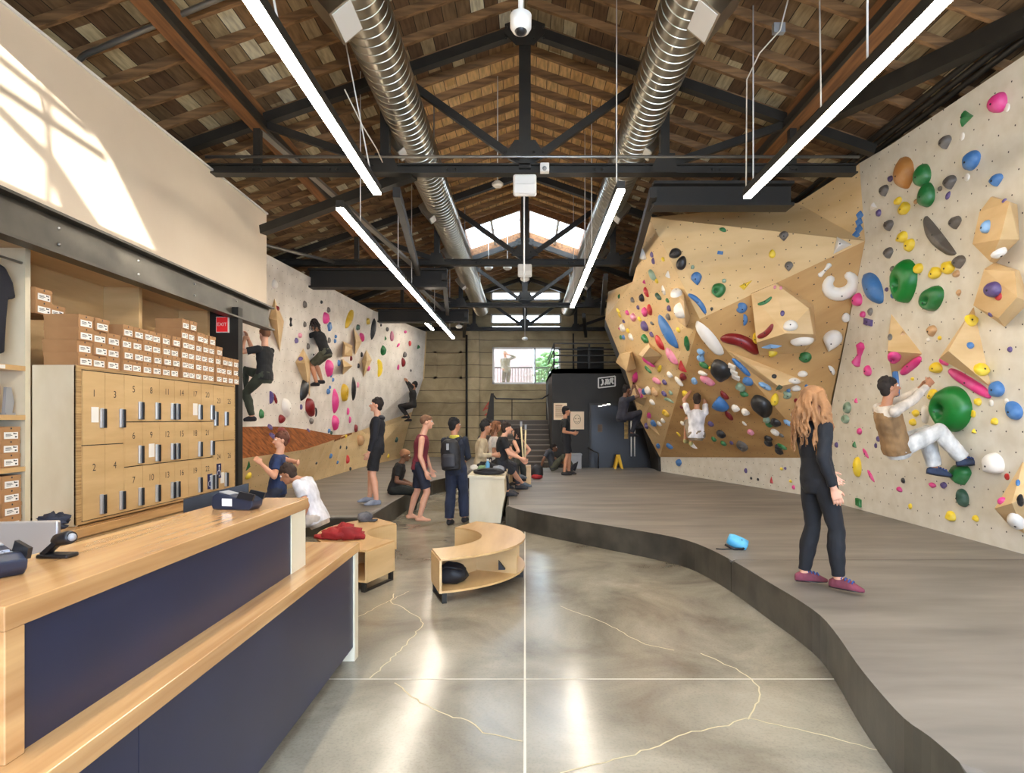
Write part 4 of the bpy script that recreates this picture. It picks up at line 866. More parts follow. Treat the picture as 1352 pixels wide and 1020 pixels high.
# sign in hand-drawn strokes
p0 = BP(801, 504); sg = thing('logo_sign', (p0.x, BD_ - .03, p0.z), 'white outlined hand-drawn sign with three bold characters on the black room', 'sign')
def S2(u, v): return V((p0.x + u * .245, BD_ - .02, p0.z + v * .15 + u * .025))
fr = MB(); cs = [(-1, -1), (1, -.95), (1, .95), (-1, .9)]
for i in range(4): fr.bar(S2(*cs[i]), S2(*cs[(i + 1) % 4]), .035, .035, (0, 1, 0))
fr.build('outline', WHITEP, sg)
st = MB()
for u0, segs in ((-.62, [((.0, .45), (.16, .45)), ((.16, .45), (.16, -.3)), ((.16, -.3), (-.08, -.5))]), (-.12, [((-.08, -.5), (.12, .4)), ((-.05, .42), (.32, .42)), ((.32, .42), (.24, -.5)), ((.1, .1), (.16, -.4))]), (.42, [((-.05, .5), (.38, -.5)), ((-.12, -.5), (.02, .1)), ((.2, .0), (.34, .55)), ((.0, .5), (.36, .5))])):
    for p, q in segs: st.bar(S2(u0 + p[0], p[1] * 1.05), S2(u0 + q[0], q[1] * 1.05), .045, .03, (0, 1, 0))
st.build('characters', WHITEP, sg)
# posters
CREAMP = mat('poster_cream', (240, 214, 180), .6); ORI = mat('poster_orange', (206, 150, 92), .6)
a, c = BP(731, 554), BP(748.5, 532); ps = thing('rules_poster', ((a.x + c.x) / 2, BD_ - .02, a.z), 'cream poster with lines of text on the black room by the stairs', 'poster')
MB().box((a.x, BD_ - .02, a.z), (c.x, BD_, c.z)).build('sheet', CREAMP, ps)
g = MB()
for k in range(9): g.box((a.x + .05, BD_ - .023, c.z - .12 - .036 * k), (a.x + (.30 if k % 3 else .24), BD_ - .0195, c.z - .105 - .036 * k))
g.box((a.x + .05, BD_ - .023, c.z - .08), (a.x + .25, BD_ - .0195, c.z - .055)); g.build('text_lines', mat('poster_ink', (150, 110, 76), .6), ps)
a, c = BP(753, 566.5), BP(771, 543); ps = thing('drawing_poster', ((a.x + c.x) / 2, BD_ - .02, a.z), 'cream poster with a line-drawn face beside the man in black', 'poster')
MB().box((a.x, BD_ - .02, a.z), (c.x, BD_, c.z)).build('sheet', CREAMP, ps)
g = MB(); cx_, cz_ = (a.x + c.x) / 2, (a.z + c.z) / 2
g.tube([(cx_ + .1 * math.cos(k * .45), BD_ - .022, cz_ + .03 + .13 * math.sin(k * .45)) for k in range(15)], .006, 5)
for s in (-1, 1): g.tube([(cx_ + s * .045 + .02 * math.cos(k), BD_ - .022, cz_ + .05 + .01 * math.sin(k)) for k in range(7)], .006, 5)
g.tube([(cx_ - .06, BD_ - .022, cz_ - .03), (cx_, BD_ - .022, cz_ - .055), (cx_ + .06, BD_ - .022, cz_ - .02)], .006, 5)
g.build('line_drawing', mat('poster_brown', (96, 66, 40), .6), ps)
# yellow A-frame floor sign, grey bin
YEL = mat('yellow_plastic', (226, 176, 44), .45); c = PG(816, 618.2, MZ); c.y = BD_ - .35; c.x = P(816, 0, c.y).x
t = thing('wet_floor_sign', (c.x, c.y, MZ), 'yellow folding floor sign standing before the black glass door', 'floor sign')
for s in (-1, 1):
    MB().ext([(c.x + s * .0 - .05, c.y + s * .02, MZ + .40), (c.x + s * .0 + .05, c.y + s * .02, MZ + .40), (c.x + .13, c.y + s * .14, MZ), (c.x + .08, c.y + s * .14, MZ), (c.x, c.y + s * .06, MZ + .22), (c.x - .08, c.y + s * .14, MZ), (c.x - .13, c.y + s * .14, MZ)], (0, s, 0), .012).build('leaf', YEL, t)
a, c = PG(752, 618, MZ), BP(768, 599.5); t = thing('storage_box', (a.x + .2, BD_ - .25, MZ), 'grey box against the black room behind the man in black', 'box')
MB().box((P(752, 0, BD_ - .5).x, BD_ - .5, MZ), (P(768, 0, BD_ - .5).x, BD_ - .02, P(0, 601, BD_ - .5).z)).build('body', GREYP, t, bevel=.015); MB().box((P(751.5, 0, BD_ - .5).x, BD_ - .52, P(0, 601, BD_ - .5).z), (P(768.5, 0, BD_ - .5).x, BD_ - .01, P(0, 599, BD_ - .5).z)).build('lid', GREYP, t)
# stairs
ST = thing('staircase', (0, 19, MZ), 'dark staircase climbing beside the black room to the window landing', 'staircase')
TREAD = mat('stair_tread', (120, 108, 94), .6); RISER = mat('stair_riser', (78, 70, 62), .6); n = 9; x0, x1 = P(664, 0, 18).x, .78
for k in range(n):
    z1 = MZ + (k + 1) * .156; y0 = 18.0 + k * .28
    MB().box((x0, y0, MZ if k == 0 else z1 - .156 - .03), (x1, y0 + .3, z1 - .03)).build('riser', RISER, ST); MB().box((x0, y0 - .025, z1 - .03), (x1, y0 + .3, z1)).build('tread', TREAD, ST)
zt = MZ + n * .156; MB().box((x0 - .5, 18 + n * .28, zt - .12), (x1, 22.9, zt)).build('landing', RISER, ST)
for s, x in ((-1, x0 - .03),): MB().ext([(x, 18.0, MZ), (x, 18.0 + n * .28, MZ), (x, 18 + n * .28, zt), (x, 18.0, MZ + .16)], (-1, 0, 0), .05).build('stringer', BLACK, ST)
hp = thing('stair_railing', (x0, 20.5, zt), 'black metal railing around the top of the stairs', 'railing')
MB().ext([P(641, 557, 20.6), P(648, 519, 20.6), P(652, 519, 20.6), P(652, 557, 20.6)], (0, 1, 0), .04).build('side_panel', BLACK, hp)
MB().tube([P(651, 521, 20.6), P(655, 526, 20.8), P(700, 527, 22.6), P(716, 526, 22.0), P(725, 520, 20.4), P(725, 507, 20.3)], .025, 8).build('top_rail', BLACK, hp)
MB().tube([P(676, 527, 22.4), P(676, 557, 22.4)], .018, 6).build('baluster', BLACK, hp)
hr = thing('stair_handrail', (.72, 19, 1), 'steel handrail with pale posts on the black room side of the stairs', 'handrail')
MB().tube([P(722, 524, 20.2), P(725, 561, 20.0)], .025, 8).build('upper_post', ZINC, hr); MB().tube([P(725, 561, 19.9), P(782, 594, 17.6), P(790, 598, 17.2)], .02, 8).build('sloping_rail', STEEL, hr); MB().tube([P(790, 598, 17.2), PG(790, 618, MZ) * 1.0], .02, 8).build('end_post', STEEL, hr)
# pipe beside the pilaster, red mark on the concrete
tag(MB().tube([P(616, 604, 22.75), P(616, 442, 22.75)], .04).build('drain_pipe', BLACK), 'black vertical pipe beside the concrete pilaster on the back wall', 'pipe')
tag(MB().tube([P(757, 606, 22.8), P(757, 440, 22.8)], .03).build('drain_pipe', BLACK), 'black vertical pipe behind the balcony railing on the back wall', 'pipe')
b = MB(); RM = mat('red_spray', (206, 92, 78), .8)
for p, q in (((638, 542), (646, 530)), ((646, 530), (644, 552)), ((640, 540), (650, 536)), ((648, 548), (644, 541)), ((640, 548), (646, 544))): b.bar(P(*p, D0 - .012), P(*q, D0 - .012), .05, .012, (0, 1, 0))
tag(b.build('spray_mark', RM), 'red spray scribble on the back concrete wall beside the pilaster', 'spray mark')
a, c = P(762, 500, D0), P(797, 458, D0); struct(MB().box((a.x, D0 - .02, a.z), (c.x, D0, c.z)).build('door_2', BLACK))
# terrace outside the window
t = thing('terrace_railing', (0, 24.6, 2.75), 'black terrace railing outside the back window', 'railing')
za, zb = P(0, 485, 24.6).z, 2.80
MB().box((-1.6, 24.58, za - .03), (1.7, 24.62, za + .02)).build('top_rail', BLACK, t); MB().box((-1.6, 24.58, zb), (1.7, 24.62, zb + .03)).build('bottom_rail', BLACK, t)
for k in range(28): MB().box((-1.6 + .12 * k, 24.59, zb), (-1.6 + .12 * k + .02, 24.61, za)).build('baluster', BLACK, t)
LEAF = mat('garden_leaves', (150, 190, 120), .7, c2=(96, 150, 90), scale=5)
b = MB()
for k in range(240): b.ball((rnd.uniform(.5, 2.6), rnd.uniform(25.2, 26.6), rnd.uniform(2.76, 4.6)), rnd.uniform(.08, .2), 6, 4, (1, 1, .6))
tag(b.build('garden_shrub', LEAF), 'sunlit green shrub outside the window beyond the terrace railing', 'shrub', kind='stuff')
# ---------------------------------------------------------------- benches, podium box
def ring_bench(cx, cy, r0, r1, a0, a1, label, dividers):
    t = thing('ring_bench', (cx, cy, 0), label, 'bench', 'curved plywood benches'); N_ = 28; zb, zt_ = .10, .425
    def sec(z0, z1, ra, rb_, name, m, b0=a0, b1=a1, bev=0):
        b = MB(); vs = []; fs = []
        for i in range(N_ + 1):
            a = math.radians(b0 + (b1 - b0) * i / N_); c_, s_ = math.cos(a), math.sin(a); vs += [(cx + ra * c_, cy + ra * s_, z0), (cx + rb_ * c_, cy + rb_ * s_, z0), (cx + rb_ * c_, cy + rb_ * s_, z1), (cx + ra * c_, cy + ra * s_, z1)]
        for i in range(N_): fs += [(4 * i + k, 4 * i + (k + 1) % 4, 4 * i + 4 + (k + 1) % 4, 4 * i + 4 + k) for k in range(4)]
        fs += [(0, 1, 2, 3), tuple(4 * N_ + k for k in (3, 2, 1, 0))]; b.add(vs, fs); return b.build(name, m, t)
    sec(zt_ - .02, zt_, r0 - .004, r1 + .004, 'seat_top', PLYH); sec(zb, zb + .02, r0, r1, 'bottom_shelf', PLYH); sec(zb + .02, zt_ - .02, r0, r0 + .015, 'inner_panel', PLY)
    for a in [a0, a1] + dividers:
        M = Matrix.Translation((cx, cy, 0)) @ Matrix.Rotation(math.radians(a), 4, 'Z'); MB().box((r0, -.011, zb if a in (a0, a1) else zb + .02), (r1, .011, zt_ - .02 if a not in (a0, a1) else zt_ - .02), M).build('end_panel' if a in (a0, a1) else 'divider', PLY, t)
    for a in (a0 + (2 if a1 > a0 else -2), (a0 + a1) / 2, a1 - (2 if a1 > a0 else -2)):
        M = Matrix.Translation((cx, cy, 0)) @ Matrix.Rotation(math.radians(a), 4, 'Z'); b = MB()
        b.box((r0 + .012, -.022, .0), (r0 + .045, .022, zb), M).box((r1 - .045, -.022, .0), (r1 - .012, .022, zb), M).box((r0 + .012, -.022, 0), (r1 - .012, .022, .014), M); b.build('sled_leg', BLACK, t)
    return t
ring_bench(-1.137, 6.73, .66, 1.137, -72, 63, 'curved plywood bench with a black bag on its lower shelf', [-22, 20])
ring_bench(-1.22, 7.12, .62, 1.16, 252, 130, 'curved plywood bench with a red jacket thrown over it', [210, 165])
BAG = mat('black_nylon', (28, 28, 32), .6, c2=(20, 20, 24), scale=8, bump=.3)
def bag(c, rx, ry, rz_, m, label, seed, name='gym_bag', strap=True):
    c = V(c); t = thing(name, (c.x, c.y, c.z - rz_ * .75), label, 'bag'); lump(MB(), c, rx, ry, rz_, seed, 18, 12).build('bag_body', m, t)
    if strap: MB().tube([c + V((-rx * .7, -ry * .6, rz_ * .5)), c + V((-rx * .3, -ry, rz_ * .9)), c + V((rx * .3, -ry, rz_ * .8)), c + V((rx * .7, -ry * .5, rz_ * .4))], .012, 6).build('strap', m, t)
    return t
bag((-.72, 5.98, .205), .16, .14, .11, BAG, 'black bag pushed onto the lower shelf of the ring bench', 3)
tag(MB().ext([P(658, 752, 6.13), P(667, 752, 6.13), P(658, 741, 6.13)], (0, 1, 0), .08).build('dark_pouch', BAG), 'small black pouch in the second compartment of the ring bench', 'pouch')
# red jacket and grey cap on the other bench
REDC = mat('red_cloth', (170, 38, 40), .8, c2=(132, 24, 28), scale=6, bump=.4)
t = thing('red_jacket', P(466, 705, 7.0), 'crumpled red jacket lying on the curved bench', 'jacket'); b = MB(); bx, by = P(465, 0, 6.55).x, 6.62
for k, (dx, dy, r, h) in enumerate(((-.20, .02, .11, .03), (-.08, -.02, .14, .065), (.06, -.03, .13, .075), (.15, -.02, .10, .06), (.0, .08, .12, .09), (-.13, .08, .11, .06))): lump(b, (bx + dx - .12, by + dy, .425 + h * .75), r, r * .8, h, k * 3.1, 16, 10, .5)
b.build('cloth', REDC, t)
t = thing('cap', P(482, 690, 7.6), 'grey cap on the far end of the curved bench with the red jacket', 'cap'); cc = V((P(482, 0, 7.75).x, 7.75, .425)); lump(MB(), cc + V((0, 0, .05)), .1, .1, .07, 5, 16, 10, .15).build('crown', mat('grey_felt', (112, 112, 116), .85, c2=(70, 70, 76), scale=9), t); MB().box(cc + V((.05, -.06, .001)), cc + V((.15, .06, .02))).build('peak', mat('dark_felt', (60, 62, 68), .85), t, bevel=.008)
# pale podium box between the mats: people sit along it
pb = thing('podium_box', (-.62, 11.3, 0), 'tall pale plywood box at the mat end, bags on it and people sitting along', 'box')
pf = [(-.93, .0), (-.40, .0), (-.37, .25), (-.33, .45), (-.345, .74), (-.93, .76)]
MB().ext([(x, 10.1, z) for x, z in pf], (0, 1, 0), 2.85).build('body', PALEPLY, pb, bevel=.01); MB().ext([(x, 10.08, z) for x, z in ((-.95, .755), (-.33, .735), (-.33, .775), (-.95, .795))], (0, 1, 0), 2.88).build('top', PALEPLY, pb)
bag((-.62, 10.45, .83), .27, .22, .06, BAG, 'flat black bag spread on the end of the pale box', 9)
BLUEB = mat('blue_bottle', (86, 150, 190), .3)
t = thing('water_bottle', (-.72, 10.75, .79), 'blue water bottle standing on the pale box', 'bottle'); MB().lathe([(.036, 0), (.038, .01), (.038, .16), (.02, .19), (.02, .21)], (-.66, 10.75, .785), 14).build('body', BLUEB, t); MB().lathe([(.022, .21), (.022, .24)], (-.66, 10.75, .785), 12).build('cap', WHITEP, t)
for k, (x, y, m, l) in enumerate(((-.8, 10.9, 'green', 'green and white cloth bundle on the pale box'), (-.48, 10.85, 'grey', 'grey shoe bundle on the pale box'), (-.88, 11.05, 'white', 'white towel bundle on the pale box'))):
    b = MB()
    for j in range(3): lump(b, (x + rnd.uniform(-.05, .05), y + rnd.uniform(-.05, .05), .84), .08, .07, .06, k * 5 + j, 10, 8, .4)
    tag(b.build('cloth_bundle', mat('bundle_' + m, {'green': (120, 150, 110), 'grey': (130, 134, 140), 'white': (220, 214, 204)}[m], .8)), l, 'bundle')
# things lying on the mats
c = PG(709, 632, MZ); t = thing('climbing_shoes_bag', c, 'black and red gear bag standing on the mat beside the sitting man', 'bag'); lump(MB(), c + V((0, 0, .16)), .15, .12, .19, 4, 14, 10).build('bag_body', BAG, t); lump(MB(), c + V((.0, -.06, .06)), .14, .08, .07, 8, 12, 8).build('red_pocket', REDC, t)
c = PG(703, 622, MZ); tag(lump(MB(), c + V((0, 0, .07)), .13, .1, .08, 14).build('dark_bundle', BAG), 'low dark bundle on the mat behind the black and red bag', 'bundle')
c = PG(971, 724, MZ); t = thing('chalk_bag', c, 'light blue chalk bag with a black strap lying alone on the mat', 'chalk bag')
LB = mat('light_blue_nylon', (110, 196, 232), .5, c2=(76, 170, 216), scale=8)
M = Matrix.Translation(c + V((.02, 0, .07))) @ Matrix.Rotation(math.radians(-12), 4, 'Z') @ Matrix.Rotation(math.radians(112), 4, 'Y')
MB().lathe([(.02, -.105), (.055, -.10), (.068, -.06), (.07, .04), (.062, .10), (.045, .105)], (0, 0, 0), 20).build('tmp', LB).name = 'bag_body'
o = bpy.data.objects['bag_body'] if 'bag_body' in bpy.data.objects and bpy.data.objects['bag_body'].parent is None else [x for x in bpy.data.objects if x.name.startswith('bag_body') and x.parent is None][0]
o.parent = t; o.matrix_local = Matrix.Translation(-ORG[t]) @ M @ Matrix.Translation((0, 0, -.105)) ; ORG[o] = ORG[t]
MB().tube([c + V((-.12, -.02, .05)), c + V((-.04, -.07, .012)), c + V((.05, -.075, .012)), c + V((.12, -.03, .04))], .014, 6).build('black_rim', BLACKP, t); MB().tube([c + V((-.04, -.06, .01)), c + V((-.1, -.05, .006)), c + V((-.16, -.06, .006)), c + V((-.22, -.03, .006))], .008, 6).build('strap', BLACKP, t); MB().ball(c + V((.05, -.04, .09)), .025, 8, 6).build('brush_clip', BLACKP, t)
# poles/brushes held up beside the sitting man
for k, (a, bq) in enumerate((((688, 563), (692, 606)), ((694, 567), (694, 607)))):
    t = thing('brush_pole', P(*bq, 11.9), 'pale wooden brush pole %s beside the sitting man in black' % ('leaning' if k == 0 else 'upright'), 'pole', 'brush poles'); dd = (11.62, 11.9)[k]; p0, p1 = P(*a, dd), P(bq[0] - 1, bq[1] + 3, dd); MB().tube([p0, p1], .016, 8).build('stick', mat('pale_stick', (222, 206, 160), .6), t); MB().box(p0 + V((-.02, -.03, 0)), p0 + V((.02, .03, .1))).build('brush_head', GREYP, t)
# ---------------------------------------------------------------- climbing holds
PAL = dict(K=('black', (34, 34, 36)), g=('grey', (112, 106, 100)), W=('white', (238, 232, 222)), P=('pink', (222, 62, 138)), R=('red', (196, 40, 40)), D=('dark red', (124, 22, 26)), Y=('yellow', (240, 206, 44)), O=('ochre', (206, 168, 40)),
 B=('blue', (62, 116, 178)), L=('light blue', (128, 172, 216)), G=('green', (34, 112, 54)), M=('mint', (138, 164, 140)), V=('purple', (84, 66, 122)), T=('tan', (196, 152, 104)), N=('brown', (176, 120, 62)), S=('rose', (226, 140, 164)), C=('charcoal', (92, 86, 80)), E=('emerald', (18, 118, 44)), U=('dark green', (42, 78, 62)))
def hold_mat(k):
    n, c = PAL[k]; ch = tuple(min(255, int(v + (232 - v) * (.16 if k in 'KDE' else .34))) for v in c)
    return mat('resin_' + n.replace(' ', '_'), c, .36 if k in 'KDEG' else .45, c2=ch, scale=5, lo=.5, hi=.82, detail=6)
BOLT = mat('bolt_head', (38, 36, 36), .5)
# wall: list of "px py w h rot colour shape"; shapes: o round, d drop, e egg, b bean, s bar, l leaf, m half moon, t wedge, x block, c cup (hollow), C horseshoe, n bone, r rough knob, h tag
HOLDS = dict(slab='''1320 135 22 30 -20 P e;1277 154 20 22 10 G t;1250 187 15 21 0 C d;1285 211 23 22 25 B e;1317 237 16 19 0 B d;1195.7 228 28 46 12 N l;1221 231 20 31 0 G e;1226 257 20 34 0 G e;1256 240 16 21 0 C d;1169 251 12 18 0 C d;1176 236 8 9 0 V r;1241.6 249 6 7 0 g o;1252 258 6 13 -25 V l;1186.6 265 11 11 0 Y r;1195 275 17 17 0 Y r;1210 266 6 7 0 T o;1154 272 13 12 0 W t;1161 281 7 10 0 V o;1175 297 13 17 0 C d;1263 293 15 20 0 C d;1192.7 313 15 16 0 Y r;1202 323 15 17 0 Y r;1175 333 12 17 0 C d;1243 309 27 70 218 C m;1268 345 16 20 0 C d;1303.6 299 12 19 -15 L e;1318 332 22 13 10 W e;1198 371 32 60 0 E c;1214 354 12 14 0 Y r;1236 360 16 16 0 Y r;1253 353 18 18 0 Y r;1263.5 361 9 10 0 T r;1233 394 32 33 10 G c;1179 355 6 9 0 g o;1179 390 5 8 0 B o;1154 380 26 52 33 B l;1171 382 5 6 0 V o;1313 382 22 22 0 V o;1318.5 391 10 11 0 R h;1266.5 386 6 10 0 T d;1270.5 180 7 11 0 W h;1330 142 7 11 0 W h;1277 234 7 11 0 W h;1134 395 13 18 0 P e;1140 415 8 9 0 P r;1150 411 7 12 0 g d;1147 425 15 9 -5 V x;1135 468 13 31 -15 P n;1147 489 10 15 10 P e;1175 445 7 9 0 g o;1192 440 9 8 0 T t;1181 471 19 19 0 P c;1203 483 12 40 -52 P s;1205 500 5 5 0 Y o;1232 436 12 17 0 T d;1241 446 5 6 0 Y o;1226 448 5 6 0 W o;1282 423 17 16 0 Y c;1280.6 456 9 9 0 B o;1295 488 20 17 0 Y r;1237 485 17 15 0 Y e;1247 477 14 9 -15 P e;1280 505 15 68 58 P s;1233.6 521 13 16 0 Y r;1261.6 540 46 62 -8 E c;1317.6 513 18 22 15 B e;1340.6 541 18 27 35 B e;1292 530 9 11 0 Y r;1314 556 9 10 0 Y r;1286.6 569 8 9 0 Y t;1309 532 6 9 0 W h;1329 530 6 9 0 W h;1285 546 7 10 0 Y h;1334 461 6 8 0 V o;1308 415 6 8 0 V o;1315 612 28 29 -35 W d;1330 629 6 9 0 R h;1271 625 26 32 10 G d;1271.6 657 17 26 10 U m;1256.6 681 13 14 0 Y r;1289 684 8 9 0 Y r;1202.6 668 5 9 0 Y d;1231.6 640 11 8 0 P d;1247 640 8 10 0 V d;1188 645.6 9 7 0 P e;1193 634 5 8 15 K o;1143 598 5 18 32 P l;1150 628 5 22 30 P l;1133 616 13 28 0 Y m;1129 587 7 12 0 G t;1135.6 569 7 9 20 P e;1131 529 6 10 0 P t;1120 538 11 16 -10 M c;1117 553 13 12 0 M c;1105 587 5 8 0 V o;1130.6 606 5 5 0 K o;1135 663 8 11 0 G x;1210 545 10 11 0 Y d;1206 557 10 10 0 Y r;1221.6 546.6 11 26 0 W m;1184 505 9 42 5 B s;1160 579 5 8 0 V o;1156.7 588 4 7 0 V o;1326 265 6 5 0 V r;1323 661 10 9 0 P o;1344 637 7 9 0 B o;1347 660 9 18 0 K r;1342 686 20 28 20 W e''',
 ply='''1035 311 13 15 0 C d;1019.6 335 9 12 0 Y e;1041.6 351 12 15 0 C d;985 376 10 24 -55 Y t;1136 284 8 8 30 B x;1135 293 8 8 20 B x;1135 302 8 8 30 B x;1131 310 8 8 30 B x;1110 322 33 24 20 W t;954.5 303 10 6 -25 G e;951 333.5 8 5 -10 B x;891.5 334 17 14 10 K e;900 347 13 20 -15 K e;919.7 367 15 20 10 B d;914.4 352.6 5 6 0 M o;949 383 19 20 0 G c;956 370.6 6 6 0 M o;921.5 399.7 12 36 42 B b;939.6 407.6 4 6 0 K d;893 388 16 19 0 W e;900 409.4 17 22 15 W e;978 406 20 12 -15 B b;982 422 11 16 0 B m;1010 397.7 8 22 -62 G b;1011 438 12 28 -50 D b;1043.7 429.6 20 15 0 W e;1059 448 32 13 0 W e;978 453 26 56 68 D b;1019 456 33 8 5 L t;1016 465.6 22 10 10 Y m;997 447 7 17 0 Y o;1061 471 25 9 -15 G b;1033 413.5 6 8 0 V o;1023 379 4 5 0 S o;1031 380 4 5 0 S o;1059.7 493 14 8 0 W e;1097 489 10 15 30 W m;1109.6 375 51 41 8 W C;1089 356.5 8 22 -42 W n;1117 419 12 13 0 W e;1099 448 26 32 -20 W d;937 446 19 60 38 W m;954 487 25 38 15 K d;926 468 12 17 0 L n;930 481 14 8 -5 G e;928 492 12 7 20 W e;934.5 501 20 11 5 S e;917 502 8 11 0 L e;939 486 7 5 0 Y o;967 483 10 7 0 W x;969.5 491 10 6 0 W x;972 497 11 7 0 W x;978.7 484.6 8 34 45 B s;988.5 502 15 11 -25 B e;1010 509.5 8 20 60 L s;1022 496.7 7 6 0 K o;1029 510 11 12 0 U t;1049 502.6 16 8 0 W e;1038 521 17 9 0 M b;1041 515 6 6 0 B r;1051 512 14 8 0 W e;1064.6 509.5 5 5 0 B o;1008 533 23 40 35 K d;1023 527 11 17 -10 Y e;1051 528.5 6 6 0 D h;1051.7 534 5 4 0 B o;1047 547 7 6 0 W o;978.7 510 13 12 -10 M r;983 519 11 8 0 G r;947.5 528.5 38 20 -28 B m;957 521 7 16 40 D e;972 538 11 12 0 W d;985 543 11 11 0 W d;962.6 548 8 19 35 D l;1013 553 10 10 0 M r;1016 559 10 8 0 G e;1025 556.5 12 12 20 K r;1040.6 557.6 7 15 60 L s;1024 569.5 13 8 -10 W e;1031.6 574 8 5 0 C e;1015.4 581 13 14 0 K n;1029.5 592 13 13 0 K n;1032.7 589 7 16 60 G l;981 587.8 13 18 25 C c;991.7 569.5 9 8 0 S e;983 558.7 4 9 45 W s;953 571.6 14 10 -25 K e;939 558.7 8 8 0 V o;943 579 7 7 0 G r;955.7 584.5 9 6 -15 G e;966 584 5 6 0 V o;915.5 587 14 8 0 W t;985 621 4 7 0 V o;1032 618.6 4 4 0 Y o;1037 618 3 4 0 V o;1019 634 5 13 0 R t;1044 635 4 4 0 Y o;1048 643 4 6 0 P o;992 631 3 4 0 K o;1001 632.6 3 4 0 K o;897.4 610 8 11 0 B d;848 333 17 13 -10 W e;861 335.6 5 9 0 V e;863 344 5 10 0 V e;876 342 5 6 0 Y o;862.4 362.6 14 10 -20 M r;867.6 370.6 5 7 0 Y o;882.6 362 9 13 0 W t;851 371.5 6 8 0 P t;854 384.7 7 16 20 R d;870 391 10 8 0 U r;876.5 383 6 15 15 W l;847.7 391.8 10 12 0 K m;836 395.6 7 7 -20 g d;818 391 5 9 0 G t;852.5 430 12 13 0 V o;852.5 411 9 15 10 P d;858.7 408 8 18 12 R d;837.5 418 9 13 10 S d;843 405.5 5 6 0 V o;816.7 410 8 5 0 Y r;818.7 416 6 5 0 O r;845 421 6 6 0 Y o;829 412.5 6 7 0 P o;824 424 5 5 0 V d;823 432.5 9 10 0 W o;818 433 4 7 0 P t;829.5 436 5 6 0 Y o;820.5 445 5 7 0 G d;824 445 5 7 0 B o;833.7 444 9 8 0 W e;853 446.7 11 11 0 G r;861 441 7 7 0 V o;861 426.7 4 11 62 K l;882.5 437 18 56 30 B l;871.7 451.7 11 24 30 R l;887.5 470 13 30 35 S l;901 483 13 22 10 R t;902.5 497 9 15 0 D d;856.7 477.5 7 22 55 P s;871 486.7 6 18 -25 Y l;856 487.5 5 17 45 G s;838.7 496.7 10 25 -15 P m;867.5 502.5 8 20 65 S s;878 504 7 7 0 V o;885 494 8 8 0 W o;896.7 503 7 17 40 W m;907.5 453 7 25 5 G r;896 435 6 7 0 Y o;884 406.7 6 9 0 V o;883 417.5 8 8 -15 g e;881.7 396 6 6 0 G e;856.7 515 9 12 0 W o;851 516.7 6 10 0 B o;846 516.7 9 9 0 S o;847.5 522.5 6 7 0 P t;865 516.7 11 10 0 T r;877.5 519 8 7 0 V o;886 518 6 6 0 M o;883 528 7 20 70 M b;906 519 9 9 0 Y r;861.7 530 8 7 0 W e;857.6 548 6 12 -10 P o;854.7 561.6 9 9 0 V e;863.5 557.6 8 10 0 B e;876 554.7 6 7 0 W o;880 545 10 9 0 O r;871 558.6 7 6 0 W e;900 537 5 4 0 D o;869.4 588 6 10 -20 B e;884.7 588 10 7 -10 B e;902 558 7 6 0 W d;896 573 5 9 35 Y b''',
 boulder='''361.6 375 8 13 0 W e;365.6 406.8 7 9 0 D t;401.5 401.6 6 10 0 C e;424 398.6 4 5 0 K e;433 408.8 5 8 0 C e;383.5 425 5 11 0 K n;428.6 419.6 10 16 0 P e;434 431 7 10 10 B x;442.8 444 5 5 0 B o;441.7 450 4 6 0 B o;460.4 420.8 11 36 -22 O l;471.7 432 7 8 0 U r;476 445.6 9 14 15 P m;492 434 9 31 -8 K l;485 424 6 9 0 O r;433.8 449 5 8 0 C e;406 457 5 9 0 C e;395.4 442.6 7 7 0 S r;390.5 449.4 6 8 0 V e;401.7 428 5 8 0 C e;397 473.8 7 6 0 V o;414 468 3 3 0 K o;432 485 13 25 0 P d;446.6 479 5 9 0 B o;436.7 493.6 5 10 0 B l;439 501 4 6 0 B o;400.4 513 14 36 -12 K l;406.7 537 14 30 10 D d;441 529 12 35 0 P l;453 518 14 24 0 O c;465.8 513 9 34 0 K l;432.6 516.6 6 8 0 B o;435 511 4 5 0 B o;440.5 557 11 23 0 P d;459 542.6 5 11 0 P l;461.5 553.8 5 10 0 P l;375.8 537 12 29 8 W d;356 524.5 9 18 0 V m;362.7 525.6 5 18 20 D s;370 552.7 9 12 0 D r;344 546 7 13 0 G r;410 555.4 7 9 0 g d;416.8 543.7 5 13 0 K b;397 537 4 8 0 V o;406.7 568 4 8 0 V o;433.8 568.5 5 6 0 B o;468.7 565 6 12 0 D d;456 575.7 5 5 0 Y o;356 564 8 9 0 V c;359 575.7 9 9 0 V c;374 575 15 38 18 D l;474 581 11 16 15 T r;503.4 462 9 14 0 G r;498.8 485.5 14 25 0 Y b;517 443.6 5 14 0 S e;535 438 5 4 0 P o;512 463 4 16 0 S l;531 478 7 13 0 D e;522 484.5 8 12 -25 P e;540.7 453 4 8 0 R d;526.7 519 8 16 -12 R e;507 446 8 10 0 G t;552 458 6 7 0 G t;518 474 4 6 0 L o;534 467.8 5 8 0 C e;526 455.6 3 9 -40 P l;526 490 4 6 0 P o;511 483.6 6 8 0 M t;541.6 489 3 5 0 K o;515.5 520 5 7 0 K o;520 534 4 8 0 Y e;502.5 429 3 4 0 K o;511 434.6 4 6 0 C o;477 467.8 4 7 0 K e;472.7 482.7 4 7 0 K e;463 473 4 7 0 D e;471.8 507.8 4 8 0 S e;485.7 486 5 8 0 P d;435.9 601.5 5 7 0 B o;445 610 4 5 0 B o;458 606 6 12 0 R e;457 590.7 3 5 0 K o;449 590 3 5 0 K o;462 618.6 4 5 0 K o;417.4 611 3 4 0 K o;327.5 614.5 6 20 -12 G t;327 627.6 9 9 0 Y r;511.9 601.5 4 6 0 Y o;522 580 6 9 0 U d;437 571 4 5 0 U o''')
